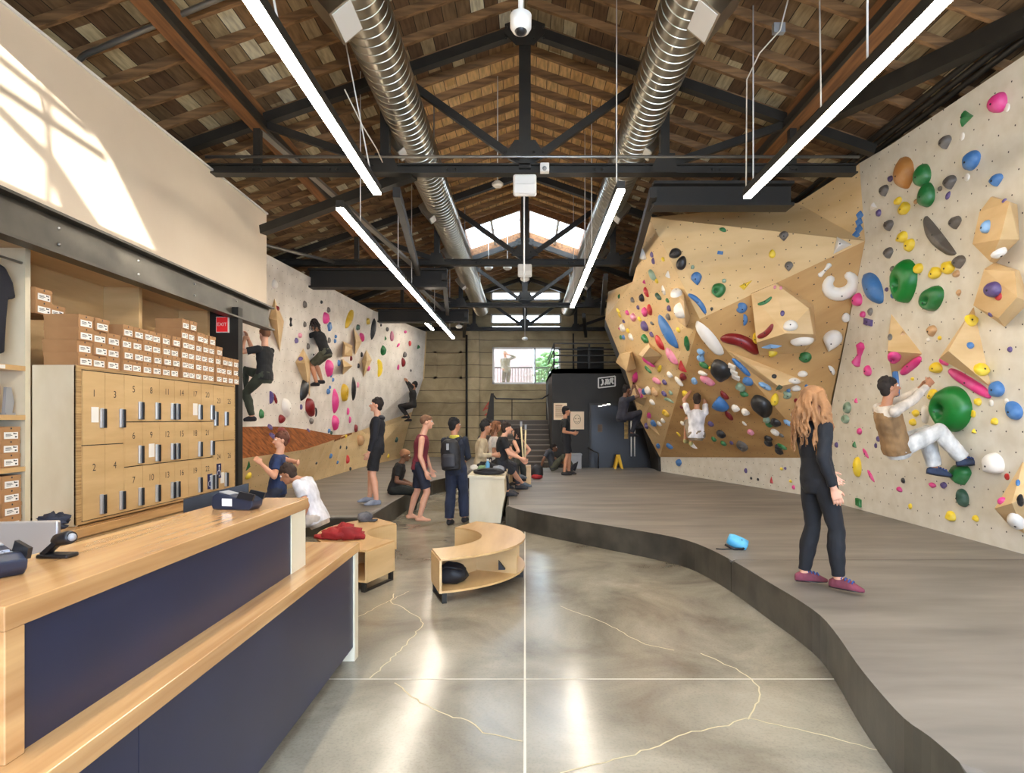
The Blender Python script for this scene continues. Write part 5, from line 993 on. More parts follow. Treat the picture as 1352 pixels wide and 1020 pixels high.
def outline(kind, n=18):
    o = []
    for i in range(n):
        a = 2 * math.pi * i / n; c, s = math.cos(a), math.sin(a)
        if kind == 'd': k = 1 - .28 * max(0, -s) ; x, y = c * (k if s > 0 else (1 + s * .98) ** .55 if s > -.99 else .05), s if s < 0 else s * .85
        elif kind == 'e': x, y = c * (1 - .18 * s), s
        elif kind == 'c': x, y = c * (1 + .16 * s) * (1 - .12 * abs(s) ** 3), s
        elif kind == 'l': x, y = c * abs(c) ** .35, s
        elif kind == 'm': x, y = (c if c > 0 else c * .12) * 1.0, s
        elif kind == 't':
            t = i / n * 3; q = [(-.95, -.8), (.95, -.6), (-.1, 1.0)]; k = int(t) % 3; f = t - int(t); x = q[k][0] + (q[(k + 1) % 3][0] - q[k][0]) * f; y = q[k][1] + (q[(k + 1) % 3][1] - q[k][1]) * f; x, y = x * .93 + c * .0, y * .93
        elif kind == 'x':
            r = 1 / max(abs(c), abs(s)); x, y = c * r * .95, s * r * .95
        else: x, y = c, s
        o.append((x, y))
    return o
def hold_shape(kind, a, b, seed):
    """half sizes a, b in metres; returns (verts, faces, bolt spot) in (u, v, n)"""
    r = random.Random(seed); vs, fs = [], []
    big = max(a, b)
    if kind in 'sbCn':                                   # swept body along a spine
        N_ = 14; m = 10
        if kind == 'C': sp = [(math.cos(math.radians(128 + 284 * i / N_)) * a * .68, math.sin(math.radians(128 + 284 * i / N_)) * b * .64) for i in range(N_ + 1)]; rad = [min(a, b) * .38 * (.62 + .5 * math.sin(math.pi * i / N_)) for i in range(N_ + 1)]
        else:
            bend = {'s': .06, 'b': .55, 'n': .12}[kind]; L_ = b; w0 = a * (.62 if kind == 'b' else .9)
            sp = [(bend * a * (1 - (2 * i / N_ - 1) ** 2) - bend * a * .5, (2 * i / N_ - 1) * (L_ - w0 * .35)) for i in range(N_ + 1)]
            rad = [w0 * ((1 - abs(2 * i / N_ - 1) ** 4 * .45) if kind != 'n' else (.52 + .48 * abs(2 * i / N_ - 1) ** 1.2)) for i in range(N_ + 1)]
        pts = [V((x, y, 0)) for x, y in sp]; d0 = (pts[0] - pts[1]).normalized(); d1 = (pts[-1] - pts[-2]).normalized()
        pts = [pts[0] + d0 * rad[0] * .55] + pts + [pts[-1] + d1 * rad[-1] * .55]; rad = [rad[0] * .45] + rad + [rad[-1] * .45]
        for i, p in enumerate(pts):
            d = (pts[min(i + 1, len(pts) - 1)] - pts[max(i - 1, 0)]).normalized(); nn = V((-d.y, d.x, 0))
            for k in range(m + 1): t = math.pi * k / m; vs.append(p + nn * math.cos(t) * rad[i] + V((0, 0, math.sin(t) * rad[i] * .95)))
        w_ = m + 1
        for i in range(len(pts) - 1):
            for k in range(m): fs.append((i * w_ + k, i * w_ + k + 1, (i + 1) * w_ + k + 1, (i + 1) * w_ + k))
        fs += [tuple(range(w_)), tuple((len(pts) - 1) * w_ + k for k in range(w_))[::-1]]
        i = len(pts) // 2; return vs, fs, pts[i] + V((0, 0, rad[i] * .95))
    ol = outline(kind, 16 if big < .09 else 24); n = len(ol); hgt = {'h': .014, 'l': min(a, b) * .75, 'm': min(a, b) * .85, 't': min(a, b) * .8, 'x': min(a, b) * .7, 'c': min(a, b) * .7}.get(kind, min(a, b) * .95)
    if kind == 'c': prof = [(1, 0), (.97, .38), (.86, .74), (.7, .95), (.5, 1), (.36, .94), (.28, .74), (.2, .5), (0, .42)]
    elif kind in 'hx': prof = [(1, 0), (.99, .7), (.9, 1), (0, 1)]
    elif kind in 't': prof = [(1, 0), (.9, .3), (.5, .8), (.3, .96), (0, 1)]
    elif kind == 'l': prof = [(1, 0), (.94, .32), (.7, .72), (.35, .96), (0, 1)]
    else: prof = [(1, 0), (.98, .3), (.88, .6), (.66, .86), (.36, .98), (0, 1)]
    ax, ay = ((r.uniform(-.15, .15) * a, -.12 * b) if kind in 'derl' else (0, 0)); amp = .22 if kind == 'r' else .07
    if kind == 'c': ax, ay = -.34 * a, -.16 * b
    for s, h in prof:
        if s == 0: vs.append(V((ax, ay, h * hgt))); continue
        for x, y in ol:
            q = V((x * s * a + ax * (1 - s), y * s * b + ay * (1 - s), h * hgt)); nz = noise.noise(V((q.x / big * 1.6 + seed, q.y / big * 1.6, h + seed * .7)))
            if kind != 'h' and h > 0: q = q * (1 + amp * nz)
            vs.append(q)
    R = len(prof) - 1
    for j in range(R - 1):
        for i in range(n): fs.append((j * n + i, j * n + (i + 1) % n, (j + 1) * n + (i + 1) % n, (j + 1) * n + i))
    top = R * n
    for i in range(n): fs.append(((R - 1) * n + i, (R - 1) * n + (i + 1) % n, top))
    return vs, fs, V((ax, ay, hgt))
SHN = dict(o='round', d='drop-shaped', e='egg-shaped', b='bean-shaped', s='bar', l='leaf-shaped', m='half-moon', t='wedge', x='block', c='cup', C='horseshoe', n='bone-shaped', r='knobbly', h='disc')
recs = []
def make_hold(px, py, w_, h_, rot, k, kind, wall):
    hit = cast(px, py, tree)
    if hit[0] is None:
        print('MISS', wall, px, py); return
    p, n = hit[0], hit[1].normalized(); d = p.y
    if n.dot(V((0, 0, EYE)) - p) < 0: n = -n
    u = V((0, 0, 1)).cross(n); u = u.normalized() if u.length > .05 else V((1, 0, 0)); v = n.cross(u)
    s = FPX / d
    def J(t): return V(((t.x - (p.x / d) * t.y) * s, (t.z - ((p.z - EYE) / d) * t.y) * s))     # pixels (right, up) per metre
    ju, jv = J(u), J(v); M = np.array([[ju.x, jv.x], [ju.y, jv.y]]); U_, S_, Vt = np.linalg.svd(M); S_raw = S_.copy(); S_ = np.maximum(S_, .72 * s); Mi = Vt.T @ np.diag(1 / S_) @ U_.T
    a = math.radians(rot)
    du = Mi @ np.array([math.cos(a), math.sin(a)]); dv = Mi @ np.array([-math.sin(a), math.cos(a)])
    if S_raw[1] > .22 * s:
        Mt = np.linalg.inv(M); du2 = Mt @ np.array([math.cos(a), math.sin(a)]); dv2 = Mt @ np.array([-math.sin(a), math.cos(a)])
    else: dv2 = dv
    A_ = float(np.linalg.norm(du)) * w_ / 2; B_ = float(np.linalg.norm(dv)) * h_ / 2
    if kind not in 'hC': A_ *= .96; B_ *= .97
    dv = dv2 / np.linalg.norm(dv2); yv = (u * float(dv[0]) + v * float(dv[1])).normalized(); xv = yv.cross(n).normalized()
    vs, fs, bp = hold_shape(kind, A_, B_, px * .37 + py * .11)
    Mw = Matrix(((xv.x, yv.x, n.x), (xv.y, yv.y, n.y), (xv.z, yv.z, n.z)))
    nm = 'route_tag' if kind == 'h' else 'climbing_hold'
    b = MB(); b.add([Mw @ q + n * -.004 for q in vs], fs, kind not in 'xt'); me_o = b.build(nm, hold_mat(k), org=(0, 0, 0)); me_o.location = p; ORG[me_o] = p
    # settle the rim: follow the surface where it bends
    if max(w_, h_) > 14 and kind not in 'h':
        bb = MB(); bb.lathe([(.011, 0), (.011, .004)], Mw @ bp - n * .004, 8, Mw.to_4x4()); c_ = bb.build('bolt_hole', BOLT, None, org=(0, 0, 0)); c_.parent = me_o; c_.location = (0, 0, 0)
    sz = max(w_, h_); recs.append(dict(o=me_o, px=px, py=py, sz=sz, col=PAL[k][0], sh=SHN[kind], wall=wall, tagk=kind == 'h'))
for wall, txt in HOLDS.items():
    for it in txt.split(';'):
        f = it.split(); make_hold(*[float(x) for x in f[:5]], f[5], f[6], wall)
# ---- labels: what each is, and which neighbour picks it out
WN = dict(slab='white slab wall', ply='plywood overhang', boulder='boulder wall')
def size_word(s): return 'tiny' if s <= 6 else 'small' if s <= 12 else 'medium' if s <= 22 else 'large'
for r in recs: r['base'] = ' '.join(([] if r['tagk'] else [size_word(r['sz'])]) + [r['col'], r['sh']] + ([] if r['tagk'] or r['sh'] in ('bar',) else []))
byb = {}
for r in recs: byb.setdefault((r['base'], r['wall']), []).append(r)
marks = [r for r in recs if len(byb[(r['base'], r['wall'])]) == 1 and r['sz'] > 8]
def rel(r, m):
    dx, dy = r['px'] - m['px'], r['py'] - m['py']
    if abs(dy) > abs(dx): return 'above' if dy < 0 else 'below'
    return 'beside'
used_l = {}
for (base, wall), rs in byb.items():
    for r in rs:
        noun = 'tag' if r['tagk'] else 'hold'
        if len(rs) == 1: lab = '%s %s on the %s' % (base, noun, WN[wall])
        else:
            ms = sorted((m for m in marks if m['wall'] == wall and m is not r), key=lambda m: (m['px'] - r['px']) ** 2 + (m['py'] - r['py']) ** 2)
            lab = None
            for m in ms[:6]:
                rl = rel(r, m); same = [q for q in rs if rel(q, m) == rl]; same.sort(key=lambda q: (q['px'] - m['px']) ** 2 + (q['py'] - m['py']) ** 2)
                if same[0] is r: lab = '%s %s closest %s the %s hold, %s' % (base, noun, rl if rl != 'beside' else 'beside', m['base'], WN[wall]); break
            if lab is None:
                m = ms[0]; rl = rel(r, m); same = sorted([q for q in rs if rel(q, m) == rl], key=lambda q: (q['px'] - m['px']) ** 2 + (q['py'] - m['py']) ** 2)
                lab = '%s %s %s closest %s the %s hold, %s' % (base, noun, ordn[same.index(r)], rl, m['base'], WN[wall])
        tag(r['o'], lab, 'route tag' if r['tagk'] else 'climbing hold', ('route tags on the ' if r['tagk'] else 'holds on the ') + WN[wall])
# ---------------------------------------------------------------- people
SKIN = {'a': mat('skin_light', (222, 168, 138), .5, c2=(212, 154, 124), scale=5), 'b': mat('skin_tan', (190, 136, 104), .5, c2=(178, 124, 92), scale=5), 'c': mat('skin_brown', (124, 84, 60), .5, c2=(110, 74, 52), scale=5)}
EYEW = mat('eye_white', (226, 222, 216), .3); EYED = mat('eye_dark', (40, 28, 22), .2); LIPS = mat('lips', (176, 98, 88), .5)
def cloth(n, c, c2=None): return mat('cloth_' + n, c, .85, c2=c2 or tuple(int(v * .78) for v in c), scale=9, bump=.35, stretch=(1, 1, .5))
def cone(b, p, q, r0, r1, cap0=True, cap1=True, n=14):
    p, q = V(p), V(q); d = q - p; L_ = d.length
    if L_ < 1e-5: return
    d.normalize(); u = V((0, 0, 1)) if abs(d.z) < .9 else V((1, 0, 0)); a = d.cross(u).normalized(); c = a.cross(d)
    pts = []; rs = []
    if cap0:
        for t in (80, 55, 28): pts.append(p - d * r0 * math.sin(math.radians(t))); rs.append(r0 * math.cos(math.radians(t)))
    pts += [p, q]; rs += [r0, r1]
    if cap1:
        for t in (28, 55, 80): pts.append(q + d * r1 * math.sin(math.radians(t))); rs.append(r1 * math.cos(math.radians(t)))
    vs = [x + (a * math.cos(k * 2 * math.pi / n) + c * math.sin(k * 2 * math.pi / n)) * r for x, r in zip(pts, rs) for k in range(n)]
    fs = [(i * n + k, i * n + (k + 1) % n, (i + 1) * n + (k + 1) % n, (i + 1) * n + k) for i in range(len(pts) - 1) for k in range(n)]
    b.add(vs, fs + [tuple(range(n))[::-1], tuple((len(pts) - 1) * n + k for k in range(n))], True)
def loft(b, rings, n=20):                # rings: (centre, lateral axis, front axis, half width, half depth)
    vs = []
    for c, la, fr, wv, dv in rings:
        for k in range(n): a = 2 * math.pi * k / n; vs.append(V(c) + V(la) * math.cos(a) * wv + V(fr) * math.sin(a) * dv)
    m = len(rings); fs = [(i * n + k, i * n + (k + 1) % n, (i + 1) * n + (k + 1) % n, (i + 1) * n + k) for i in range(m - 1) for k in range(n)]
    b.add(vs, fs + [tuple(range(n))[::-1], tuple((m - 1) * n + k for k in range(n))], True)
def ell(b, c, ax, r, n=14, m=10): b.ball(c, 1, n, m, r, Matrix((ax[0], ax[1], ax[2])).transposed())
def fuse(b, name, m, vox, org, parent=None, smooth=3, noise_amp=0, seed=0):
    """one continuous skin over all the pieces"""
    me = bpy.data.meshes.new('skin'); me.from_pydata([V(p) - org for p in b.v], [], b.f); o = bpy.data.objects.new('skin', me); C.objects.link(o)
    bm = bmesh.new(); bm.from_mesh(me); bmesh.ops.recalc_face_normals(bm, faces=bm.faces); bm.to_mesh(me); bm.free()
    r = o.modifiers.new('r', 'REMESH'); r.mode = 'VOXEL'; r.voxel_size = vox; r.use_smooth_shade = True
    s = o.modifiers.new('s', 'SMOOTH'); s.factor = .5; s.iterations = smooth
    bpy.context.view_layer.update(); out = bpy.data.meshes.new_from_object(o.evaluated_get(bpy.context.evaluated_depsgraph_get()))
    bpy.data.objects.remove(o); bpy.data.meshes.remove(me)
    if noise_amp:
        k = np.empty(len(out.vertices) * 3, 'f'); out.vertices.foreach_get('co', k); nn = np.empty(len(out.vertices) * 3, 'f'); out.vertices.foreach_get('normal', nn); k = k.reshape(-1, 3); nn = nn.reshape(-1, 3)
        w_ = np.sin(k[:, 2] * 55 + 3 * np.sin(k[:, 0] * 17 + seed) + 2 * np.sin(k[:, 1] * 23)) * .5 + np.sin(k[:, 0] * 40 + 2 * np.sin(k[:, 2] * 20 + seed)) * .5
        k += nn * (w_ * noise_amp)[:, None]; out.vertices.foreach_set('co', k.reshape(-1)); out.update()
    out.name = name; out.materials.clear(); out.materials.append(m); out.polygons.foreach_set('use_smooth', [True] * len(out.polygons))
    ob = bpy.data.objects.new(name, out); C.objects.link(ob); ORG[ob] = V(org)
    if parent is None: ob.location = org
    else: ob.parent = parent; ob.location = V(org) - ORG[parent]
    return ob
def ik(a, t, l1, l2, hint):
    a, t = V(a), V(t); d = t - a; L_ = d.length; mx_ = (l1 + l2) * .995
    if L_ > mx_: t = a + d * (mx_ / L_); d = t - a; L_ = mx_
    L_ = max(L_, abs(l1 - l2) + .03); u = d.normalized(); x = (l1 * l1 - l2 * l2 + L_ * L_) / (2 * L_); h = math.sqrt(max(0, l1 * l1 - x * x)); hp = V(hint) - u * V(hint).dot(u)
    return a + u * x + (hp.normalized() if hp.length > 1e-4 else V((0, 0, 0))) * h, t
def yaw(a): a = math.radians(a); return V((math.cos(a), math.sin(a), 0))
def hand(b, wr, d, pn, s, curl, side, rf=.0088):
    """palm, four unequal fingers, thumb; d: forearm direction, pn: palm normal"""
    d = d.normalized(); pn = (pn - d * pn.dot(d)).normalized(); lat = d.cross(pn) * side
    pc = wr + d * .05 * s; loft(b, [(wr - d * .012 * s, lat, pn, .025 * s, .019 * s), (wr + d * .02 * s, lat, pn, .034 * s, .019 * s), (wr + d * .06 * s, lat, pn, .042 * s, .017 * s), (wr + d * .09 * s, lat, pn, .042 * s, .014 * s)], 14)
    for k, (o, L_) in enumerate(((.031, .072), (.0105, .082), (-.0105, .076), (-.031, .058))):
        p = wr + (d * (.088 - abs(o) * .15) + lat * o * 1.0) * s; spread = lat * (o * 2.2); c1 = curl * (.85 + .06 * k)
        d1 = (d * math.cos(c1) + pn * math.sin(c1) + spread).normalized(); q = p + d1 * L_ * .5 * s; d2 = (d * math.cos(c1 * 2.05) + pn * math.sin(c1 * 2.05) + spread * .6).normalized(); e = q + d2 * L_ * .34 * s
        d3 = (d * math.cos(c1 * 2.7) + pn * math.sin(c1 * 2.7) + spread * .4).normalized(); f = e + d3 * L_ * .22 * s
        cone(b, p - d * .015 * s, q, rf * 1.05 * s, rf * .98 * s, n=10); cone(b, q, e, rf * .98 * s, rf * .9 * s, n=10); cone(b, e, f, rf * .9 * s, rf * .78 * s, n=10)
    p = wr + (d * .028 + lat * .028 + pn * .004) * s; d1 = (d * .72 + lat * .62 + pn * .25).normalized(); q = p + d1 * .042 * s; d2 = (d * .9 + lat * .25 + pn * (.2 + curl * .4)).normalized()
    cone(b, p, q, rf * 1.35 * s, rf * 1.1 * s, n=10); cone(b, q, q + d2 * .032 * s, rf * 1.1 * s, rf * .85 * s, n=10)
def person(label, pel, neck, face, wl, wr, al, ar, s=1.0, head=None, hface=None, hpitch=0, toe_l=None, toe_r=None, skin='a', hair=(36, 28, 24), hairstyle='short', top=((30, 30, 34), 'short'), bottom=((30, 30, 34), 'long'), shoes=(40, 42, 50), vest=None, vox=.009, elb=None, kn=None, curl=.5, foot_pitch=0, hem=-.06, kl=None, kr=None, chest=1.0, group=None):
    pel, neck = V(pel), V(neck); sp = (neck - pel); sp.normalize(); neck = pel + sp * .51 * s
    f = yaw(face); lat = V((0, 0, 1)).cross(f); lat = (lat - sp * lat.dot(sp)).normalized(); fr = lat.cross(sp); up = sp
    if head is None: hd = neck + sp * .13 * s + V((0, 0, .06)) * s + f * .03 * s
    else:
        hd = V(head); dd = hd - neck; hd = neck + dd.normalized() * min(max(dd.length, .17 * s), .22 * s)
    hf = yaw(face if hface is None else hface); hp = math.radians(hpitch); hup = (V((0, 0, 1)) * math.cos(hp) - hf * math.sin(hp)); hfr = (hf * math.cos(hp) + V((0, 0, 1)) * math.sin(hp)); hl = hup.cross(hfr)
    org = V((pel.x, pel.y, min(V(al).z, V(ar).z) - .075 * s))
    B_ = MB(); st = lambda t, w_, d_, g=0: (pel + sp * t * s, lat, fr, (w_ * chest + g) * s, (d_ + g) * s)
    TOR = [(-.10, .11, .095), (-.05, .155, .115), (.02, .168, .118), (.12, .142, .102), (.20, .135, .096), (.30, .152, .110), (.39, .170, .112), (.455, .165, .088), (.49, .10, .07), (.52, .058, .056)]
    loft(B_, [st(*t) for t in TOR])
    cone(B_, neck - sp * .05 * s, hd - hup * .05 * s - hfr * .012 * s, .058 * s, .052 * s)
    ax = (hl, hfr, hup); ell(B_, hd + hup * .022 * s - hfr * .008 * s, ax, (.074 * s, .092 * s, .093 * s)); ell(B_, hd - hup * .035 * s + hfr * .026 * s, ax, (.056 * s, .064 * s, .076 * s)); ell(B_, hd - hup * .085 * s + hfr * .062 * s, ax, (.026 * s, .024 * s, .022 * s))
    cone(B_, hd + hfr * .082 * s + hup * .012 * s, hd + hfr * .108 * s - hup * .028 * s, .009 * s, .015 * s, n=10)
    for k in (-1, 1): ell(B_, hd + hl * .076 * k * s - hup * .005 * s - hfr * .008 * s, ax, (.010 * s, .021 * s, .032 * s), 10, 8); ell(B_, hd + hfr * .078 * s + hl * .034 * k * s + hup * .034 * s, ax, (.026 * s, .012 * s, .008 * s), 10, 6)
    sh = [neck - sp * .055 * s + lat * .172 * s * chest, neck - sp * .055 * s - lat * .172 * s * chest]; wt = [V(wl), V(wr)]; at = [V(al), V(ar)]; EL, WR, KN, AN = [], [], [], []; hp_ = [pel + lat * .088 * s, pel - lat * .088 * s]
    eh = elb or (-f * .6 + V((0, 0, -.8)))
    for i in (0, 1):
        sg = 1 if i == 0 else -1; hint = (eh[i] if isinstance(eh, list) else eh); e, w2 = ik(sh[i], wt[i], .285 * s, .255 * s, V(hint) + lat * sg * .35); EL.append(e); WR.append(w2)
        cone(B_, sh[i], e, .050 * s, .039 * s); cone(B_, e, e.lerp(w2, .35), .040 * s, .040 * s); cone(B_, e.lerp(w2, .35), w2, .040 * s, .026 * s)
        d = (w2 - e).normalized(); pn = (lat * -sg + fr * .35); hand(B_, w2, d, pn if abs(d.dot(pn.normalized())) < .9 else fr, s, curl, -sg)
        kh = (kl if i == 0 else kr) or kn or f; k_, a2 = ik(hp_[i], at[i], .43 * s, .42 * s, V(kh)); KN.append(k_); AN.append(a2)
        cone(B_, hp_[i], hp_[i].lerp(k_, .45), .088 * s, .076 * s); cone(B_, hp_[i].lerp(k_, .45), k_, .076 * s, .055 * s); d2 = (a2 - k_); back = -(V(kh) - d2.normalized() * V(kh).dot(d2.normalized())); back = back.normalized() * .012 * s if back.length > .01 else V((0, 0, 0)); cone(B_, k_, k_ + d2 * .32 + back, .053 * s, .057 * s); cone(B_, k_ + d2 * .32 + back, a2, .057 * s, .036 * s)
    TO = []
    for i in (0, 1):
        td = toe_l if i == 0 else toe_r
        td = V(td) if isinstance(td, (tuple, Vector)) else yaw(face if td is None else td); TO.append(td.normalized()); dn = (V((0, 0, -1)) - TO[i] * V((0, 0, -1)).dot(TO[i])).normalized(); a2 = AN[i]
        cone(B_, a2 + dn * .035 * s - TO[i] * .035 * s, a2 + dn * .05 * s + TO[i] * .11 * s, .037 * s, .028 * s); cone(B_, a2, a2 + dn * .045 * s + TO[i] * .09 * s, .036 * s, .03 * s); cone(B_, a2 + dn * .053 * s + TO[i] * .10 * s, a2 + dn * .055 * s + TO[i] * .165 * s, .030 * s, .020 * s)
    body = fuse(B_, 'person', SKIN[skin], vox, org); tag(body, label, 'person', group)
    cv = max(vox, .008)
    # clothes
    if top:
        c_ = cloth('top_%d_%d_%d' % top[0], top[0]); b = MB(); g = .014; i0 = [k for k, t in enumerate(TOR) if t[0] >= hem][0]
        loft(b, [st(hem, TOR[i0][1], TOR[i0][2], g + .006)] + [st(*t, g) for t in TOR[i0:] if t[0] > hem + .02][:-2] + [st(.488, .105, .078, g), st(.515, .062, .06, .008)])
        for i in (0, 1):
            if top[1] == 'none': cone(b, sh[i] - lat * (.03 if i == 0 else -.03) * s + sp * .02 * s, neck - sp * .02 * s, .03 * s, .04 * s); continue
            if top[1] == 'short': cone(b, sh[i], sh[i].lerp(EL[i], .66), .062 * s, .062 * s, True, False)
            else: cone(b, sh[i], EL[i], .062 * s, .052 * s); cone(b, EL[i], EL[i].lerp(WR[i], .9), .052 * s, .037 * s, True, False)
        fuse(b, 'shirt', c_, cv, org, body, 2, .0035, hd.x * 9)
    if vest:
        b = MB(); loft(b, [st(-.05, .158, .118, .026), st(.02, .168, .118, .026), st(.12, .145, .105, .028), st(.30, .152, .110, .024), st(.40, .165, .11, .02), st(.46, .14, .09, .018)]); fuse(b, 'vest', cloth('vest', vest), cv, org, body, 2, .004)
    if bottom:
        c_ = cloth('bottom_%d_%d_%d' % bottom[0], bottom[0]); b = MB(); g = .011; loose = bottom[1] in ('loose', 'shorts')
        loft(b, [st(-.11, .12, .10, g), st(-.05, .155, .115, g), st(.02, .168, .118, g), st(.09, .15, .108, g + .002)])
        for i in (0, 1):
            k_, a2 = KN[i], AN[i]
            if bottom[1] == 'shorts': cone(b, hp_[i], hp_[i].lerp(k_, .86), .102 * s, .088 * s, True, False)
            else:
                e = .035 if loose else .008; cone(b, hp_[i], hp_[i].lerp(k_, .45), .1 * s, .09 * s); cone(b, hp_[i].lerp(k_, .45), k_, (.084 + e * .4) * s, (.06 + e * .6) * s); kb2 = -(f - (a2 - k_).normalized() * f.dot((a2 - k_).normalized())) * .010 * s; cone(b, k_, k_.lerp(a2, .33) + kb2, (.063 + e * .6) * s, (.071 + e * .5) * s); cone(b, k_.lerp(a2, .33) + kb2, k_.lerp(a2, .93), (.071 + e * .5) * s, (.043 + e) * s, True, False)
        fuse(b, 'trousers' if bottom[1] != 'shorts' else 'shorts', c_, cv, org, body, 2, .003, hd.y * 7)
    if shoes:
        c_ = cloth('shoe_%d_%d_%d' % shoes, shoes)
        for i in (0, 1):
            b = MB(); a2 = AN[i]; t_ = TO[i]; dn = (V((0, 0, -1)) - t_ * V((0, 0, -1)).dot(t_)).normalized(); lt = t_.cross(dn)
            loft(b, [(a2 + dn * .04 * s - t_ * .075 * s, lt, dn, .022 * s, .03 * s), (a2 + dn * .035 * s - t_ * .045 * s, lt, dn, .038 * s, .045 * s), (a2 + dn * .03 * s + t_ * .02 * s, lt, dn, .043 * s, .054 * s), (a2 + dn * .040 * s + t_ * .10 * s, lt, dn, .048 * s, .043 * s), (a2 + dn * .057 * s + t_ * .17 * s, lt, dn, .036 * s, .024 * s), (a2 + dn * .062 * s + t_ * .20 * s, lt, dn, .014 * s, .014 * s)], 14)
            cone(b, a2 - dn * .005 * s, a2 + dn * .03 * s, .043 * s, .046 * s, False, True); so = fuse(b, 'shoe', c_, min(vox, .008), org, body, 2)
            if vox < .007:
                k = MB(); loft(k, [(a2 + dn * .068 * s - t_ * .07 * s, lt, dn, .03 * s, .008 * s), (a2 + dn * .07 * s + t_ * .1 * s, lt, dn, .05 * s, .009 * s), (a2 + dn * .072 * s + t_ * .19 * s, lt, dn, .02 * s, .008 * s)], 14); k.build('sole', BLACKP, so)
                k = MB()
                for q in range(4): o2 = a2 + t_ * (.03 + .028 * q) * s + dn * (-.031 + .0085 * q) * s; k.tube([o2 + lt * .035 * s + dn * .015 * s, o2, o2 - lt * .035 * s + dn * .015 * s], .006 * s, 6)
                k.build('laces', cloth('laces', (60, 96, 170)), so)
    # hair
    H = cloth('hair_%d_%d_%d' % hair, hair) if hairstyle != 'bald' else None
    if hairstyle != 'bald':
        b = MB(); ell(b, hd + hup * .036 * s - hfr * .026 * s, ax, (.084 * s, .092 * s, .088 * s)); ell(b, hd + hup * .06 * s + hfr * .022 * s, ax, (.072 * s, .066 * s, .056 * s)); ell(b, hd - hup * .02 * s - hfr * .05 * s, ax, (.07 * s, .05 * s, .07 * s)) if hairstyle != 'crop' else None
        r = random.Random(int(hd.x * 1000))
        if hairstyle in ('short', 'curly'):
            for k in range(26): a = r.uniform(0, 6.28); t = r.uniform(.2, 1.15); v = hl * math.sin(t) * math.cos(a) + hfr * (math.sin(t) * math.sin(a) - .25) + hup * (math.cos(t) + .25); b.ball(hd + hup * .03 * s + v * .075 * s, r.uniform(.018, .03) * s, 8, 6)
        if hairstyle in ('long', 'wavy'):
            nst = 90 if hairstyle == 'wavy' else 26; Lh = .47 if hairstyle == 'wavy' else .24
            for k in range(nst):
                a = math.radians(r.uniform(75, 285)); p0 = hd + hup * r.uniform(.0, .07) * s + (hfr * math.cos(a) + hl * math.sin(a)) * .075 * s; out = (hfr * math.cos(a) * .8 + hl * math.sin(a)); pts = []; rs = []; L_ = Lh * r.uniform(.7, 1.05) * s; ph = r.uniform(0, 6)
                for q in range(9): t = q / 8; pts.append(p0 + out * (.02 + (.075 if hairstyle == 'wavy' else .05) * min(1, t * 2.2) + .03 * t) * s + V((0, 0, -1)) * L_ * t + (hl * math.sin(ph + t * 13) + hfr * math.cos(ph + t * 12)) * (.024 if hairstyle == 'wavy' else .014) * t ** .5 * s); rs.append((.0155 * (1 - .7 * t)) * s)
                b.tube(pts, rs, 7)
        ho = fuse(b, 'hair', H, max(.0055, vox * .75) if hairstyle == 'wavy' else max(.007, vox * .8), org, body, 1, .003)
    b = MB()
    for k in (-1, 1):
        ec = hd + hfr * .079 * s + hl * .032 * k * s + hup * .014 * s; e = MB().ball(ec, .0125 * s, 10, 8).build('eye', EYEW, body); MB().ball(ec + hfr * .007 * s, .0075 * s, 8, 6).build('pupil', EYED, e)
    ell(b, hd + hfr * .083 * s - hup * .052 * s, ax, (.024 * s, .009 * s, .008 * s), 10, 6); b.build('mouth', LIPS, body)
    return dict(body=body, neck=neck, hd=hd, sp=sp, lat=lat, fr=fr, f=f, s=s, WR=WR, pel=pel, up=hup, hfr=hfr, hl=hl, org=org, AN=AN)
def G_(px, py, z=MZ, lift=.075): p = PG(px, py, z); return p + V((0, 0, lift))
Z = V((0, 0, 1))
# the long-haired woman on the mat
d = 5.02
person('woman with long red-blonde wavy hair in black top and leggings standing on the mat', P(1080, 633, d), P(1073, 556, d), 8, P(1108, 643, d + .32), P(1101, 645, d - .24), P(1061, 759, 5.16), P(1107, 765, 4.92), s=.955, hface=6, toe_l=-8, toe_r=-42, skin='a', hair=(168, 118, 74), hairstyle='wavy', top=((30, 31, 36), 'long'), bottom=((26, 26, 30), 'long'), shoes=(132, 60, 74), vox=.0048, curl=.35, kn=V((1, -.1, 0)), elb=V((-.5, 0, -.6)), hem=-.10)
# climber in white trousers
d = 7.05
person('climber with beige vest and white trousers hanging from the long pink bar', P(1184, 591, d + .10), P(1167, 532, d + .05), -4, P(1240, 500, 7.28), P(1231, 503, 7.06), P(1234, 618, 7.22), P(1272, 606, 6.98), s=1.04, head=P(1174, 512, d), hface=-6, hpitch=12, toe_l=(1, -.3, -.15), toe_r=(1, -.15, .12), skin='b', hair=(40, 32, 26), hairstyle='short', top=((226, 214, 198), 'long'), vest=(158, 124, 84), bottom=((238, 236, 230), 'loose'), shoes=(58, 70, 96), vox=.0062, curl=.85, kl=V((1, 0, .55)), kr=V((.5, -.2, 1)), elb=V((0, -.2, -1)))
# climber in a white shirt under the overhang
h = cast(918, 530, tree); d = h[0].y - .45
person('climber in a white shirt hanging with folded legs under the plywood overhang', P(919, 574, d), P(920, 538, d), 75, P(912, 516, d + .25), P(926, 512, d + .3), P(905, 580, d + .35), P(912, 583, d + .3), s=1.0, skin='b', hair=(56, 40, 28), top=((238, 234, 234), 'short'), bottom=((150, 132, 108), 'shorts'), shoes=(196, 184, 120), vox=.010, curl=.8, kn=V((0, .5, .7)), elb=[V((-1, 0, 0)), V((1, 0, 0))], toe_l=60, toe_r=75)
